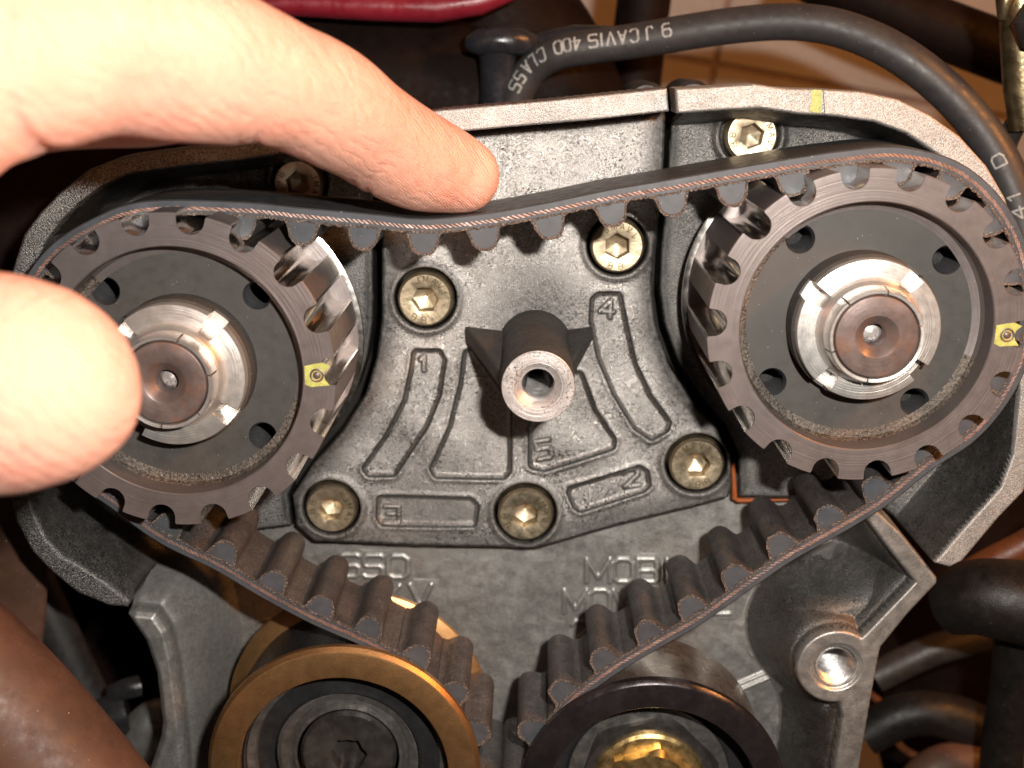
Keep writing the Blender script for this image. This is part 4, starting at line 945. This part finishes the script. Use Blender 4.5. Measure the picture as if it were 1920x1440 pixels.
for g_ in [('D', idx_at(1876, 300, -4.3), .2), ('1', idx_at(1900, 360, -4.25), .2), ('4', idx_at(1912, 395, -4.2), .2)]:
    vs, fs = cable_text([g_], 0.2, -1)
    obj('printed_letter', vs, fs, 'print', cable, smooth=0, loc=tuple(cp[0]))

bt = empty('spark_plug_boot', tuple(P(935, 120, -6.6)), 'glossy black spark plug boot with a domed cap standing behind the top rim', 'plug boot')
tube('boot_stem', [P(932, 85, -6.2), P(933, 110, -6.3), P(934, 150, -6.4), P(936, 200, -6.5), P(938, 300, -6.7)], [0.36, 0.33, 0.33, 0.36, 0.38], 'boot', bt)
tube('boot_cap', [P(878, 84, -6.2), P(884, 82, -6.1), P(900, 79, -6.05), P(935, 76, -6.0), P(975, 78, -6.05), P(1000, 84, -6.2), P(1008, 88, -6.3)], [0.08, 0.17, 0.235, 0.24, 0.235, 0.18, 0.08], 'boot', bt)
tube('boot_sleeve', [P(985, 92, -6.6), P(1080, 70, -6.4), P(1160, 62, -6.3)], [0.26, 0.22, 0.12], 'boot', bt)

rd = empty('red_bodywork', tuple(P(740, -20, -6)), 'glossy red bodywork edge with a rolled lip at the top of the picture', 'bodywork')
tube('rolled_lip', [P(440, 10, -6), P(560, 5, -6), P(700, 12, -6), P(820, 14, -6), P(900, 2, -6), P(960, -22, -6), P(1010, -60, -6)], [.22, .24, .25, .26, .24, .2, .14], 'red', rd)
tube('side_panel', [P(380, -90, -6.4), P(600, -80, -6.2), P(800, -78, -6.2), P(900, -100, -6.4), P(960, -140, -6.6)], [.8, .8, .8, .7, .6], 'red', rd, flat=0.5)

# floor far below: tiles with grout joints
zf = -17.0
c0 = P(960, 400, zf)
fl = obj('floor', [(-60, -60, zf - 0.05), (60, -60, zf - 0.05), (60, 60, zf - 0.05), (-60, 60, zf - 0.05)], [(0, 1, 2, 3)], 'grout', smooth=0)
fl['kind'] = 'structure'
ts = 24.0; a0 = math.radians(-10); tile_me = None
org = P(1340, 120, zf)
for i in range(-4, 5):
    for j in range(-4, 5):
        x = (i + .5) * ts; y = (j + .5) * ts
        if tile_me is None:
            h = ts / 2 - 0.09
            tile_me = obj('tile', [(-h, -h, 0), (h, -h, 0), (h, h, 0), (-h, h, 0), (-h, -h, -.1), (h, -h, -.1), (h, h, -.1), (-h, h, -.1)],
                          [(0, 1, 2, 3), (0, 4, 5, 1), (1, 5, 6, 2), (2, 6, 7, 3), (3, 7, 4, 0)], 'floor', fl, smooth=0)
            tl = tile_me
        else:
            tl = tile_me.copy(); C.objects.link(tl)
        tl.location = (org.x + x * math.cos(a0) - y * math.sin(a0), org.y + x * math.sin(a0) + y * math.cos(a0), zf); tl.rotation_euler = (0, 0, a0)
def rod(name, pts, rr, m, label, cat, flat=1.0, group=None):
    q = catmull([tuple(P(*p)) for p in pts], 6); r_ = np.interp(np.linspace(0, 1, len(q)), np.linspace(0, 1, len(rr)), rr)
    o = tube(name, q, list(r_), m, flat=flat); tag(o, label, cat, group); return o
rod('frame_tube', [(1225, -120, -10), (1200, 60, -10), (1180, 260, -10), (1170, 400, -10)], [.55, .55], 'dark', 'dark frame tube rising behind the cable print', 'frame tube')
rod('frame_rail', [(860, -60, -9), (1000, 140, -9), (1100, 420, -9)], [1.5, 1.6], 'dark', 'broad dark frame rail behind the spark plug boot', 'frame rail')
rod('dark_hose', [(1500, -60, -9), (1680, 20, -9), (1860, 90, -9), (2000, 140, -9)], [.55, .6], 'dark', 'dark blurred hose crossing the top right behind the cable', 'hose')
rod('cross_tube', [(-100, 60, -8), (400, 120, -8), (760, 170, -8), (900, 200, -8)], [1.6, 1.5], 'dark', 'dark cross tube behind the index finger', 'frame tube')
rod('engine_bracket', [(380, 160, -5.0), (200, 240, -5.0), (40, 380, -5), (-20, 560, -5), (-60, 800, -5)], [1.1, 1.2], 'dark', 'dark bracket behind the left pulley surround', 'bracket')
bt2 = empty('brass_fitting', tuple(P(1890, 60, -4)), 'oily brass pipe fitting standing in the top right corner', 'fitting')
tube('fitting_tube', [P(1915, -60, -4.4), P(1914, 60, -4.4), P(1916, 160, -4.4), P(1925, 240, -4.4)], [.34, .33, .30, .28], 'brass', bt2)
tube('fitting_collar', [P(1884, -40, -4.3), P(1886, 0, -4.2), P(1882, 34, -4.3)], [.13, .16, .10], 'brass', bt2)
tube('fitting_nut', [P(1945, 10, -3.8), P(1940, 40, -3.7), P(1945, 80, -3.8)], [.2, .32, .25], 'greyp', bt2)
rod('small_hose', [(1985, 180, -4.4), (1925, 210, -4.5), (1890, 260, -4.8), (1870, 330, -5)], [.16, .2], 'greyp', 'short grey hose bending below the brass fitting', 'hose')
for x, y, l in ((1212, 160, 'small round stud head just visible behind the rim left of the slot'), (1300, 158, 'small round stud head just visible behind the rim right of the slot')):
    st = lathe('stud', [(.34, -5.0), (.34, -3.5), (.28, -3.42), (.01, -3.4)], P(x, y + 34, -3.4), 'greyp', None, 32); tag(st, l, 'stud', 'studs behind the rim')
# lower right clutter
rod('rubber_boot', [(2020, 1150, -3.0), (1920, 1130, -3.0), (1840, 1120, -3.2), (1780, 1130, -3.6)], [.75, .72, .66, .55], 'hose', 'thick black rubber boot on the right below the surround rim', 'rubber boot')
rod('black_hose', [(1905, 1180, -3.6), (1895, 1290, -3.8), (1880, 1400, -4), (1870, 1560, -4.2)], [.35, .4], 'hose', 'black hose hanging down at the right edge', 'hose')
rod('grey_pipe', [(1640, 1270, -6.5), (1760, 1215, -6.5), (1900, 1180, -6.5), (2000, 1150, -6.5)], [.32, .32], 'greyp', 'grey pipe crossing behind the corner boss', 'pipe')
rod('lower_pipe', [(1620, 1380, -5.6), (1700, 1340, -5.6), (1800, 1350, -5.6), (1960, 1440, -5.6)], [.4, .5], 'hose', 'black pipe curving across the lower right corner', 'pipe')
rod('amber_wire', [(1630, 1300, -6), (1660, 1330, -6), (1690, 1400, -6), (1780, 1440, -6), (1900, 1470, -6)], [.08, .08], 'orange', 'thin amber wire in the shade at the lower right', 'wire')
rod('back_pipe', [(1700, 1500, -5), (1760, 1440, -5.2), (1880, 1420, -5.4), (2000, 1400, -5.4)], [.4, .45], 'brown', 'brown pipe at the bottom right corner', 'pipe')
rod('side_pipe', [(1990, 960, -4.5), (1940, 1010, -4.5), (1850, 1060, -4.6), (1800, 1090, -4.8)], [.25, .3], 'orange', 'amber lit pipe behind the right surround rim', 'pipe')
# lower left: painted frame tube, guard, clip
rod('painted_tube', [(-220, 1130, 1.0), (-60, 1270, 1.2), (80, 1420, 1.4), (240, 1620, 1.6)], [1.0, 1.0], 'brown', 'brown painted frame tube crossing the bottom left corner', 'frame tube')
rod('side_guard', [(-20, 820, -3.2), (10, 960, -3.2), (20, 1100, -3.3), (10, 1260, -3.4), (0, 1420, -3.5)], [.66, .66, .62, .6], 'brown', 'brown side guard standing below the thumb', 'guard', flat=0.3)
rod('radiator_hose', [(60, 1080, -5), (130, 1230, -5), (210, 1400, -5), (260, 1560, -5)], [.38, .38], 'greyp', 'dull grey hose sloping behind the brown guard', 'hose')
cl = empty('hose_clip', tuple(P(215, 1340, -4)), 'black plastic clip on the hose at the lower left', 'clip')
for nme, pts, r_ in (('clip_band', [(170, 1360, -4), (205, 1345, -3.9), (240, 1335, -4)], .42), ('clip_lug', [(215, 1300, -4), (240, 1290, -3.9), (262, 1285, -4)], .20), ('clip_foot', [(190, 1410, -4), (215, 1400, -4)], .30)):
    tube(nme, [P(*p) for p in pts], [r_] * len(pts), 'seal', cl, n=10)
rod('casting_ledge', [(240, 1420, -4.2), (290, 1360, -4.0), (330, 1380, -4.0), (340, 1480, -4.1)], [.45, .5], 'case', 'rough grey casting ledge at the foot of the lower case', 'ledge')
rod('inner_shadow_plate', [(60, 1120, -8.5), (250, 1250, -8.5), (420, 1500, -8.5)], [2.0, 2.2], 'dark', 'dark plate added for the shade deep behind the lower left opening', 'shade plate', flat=0.3)  # dark plate added to fill the opening with shade
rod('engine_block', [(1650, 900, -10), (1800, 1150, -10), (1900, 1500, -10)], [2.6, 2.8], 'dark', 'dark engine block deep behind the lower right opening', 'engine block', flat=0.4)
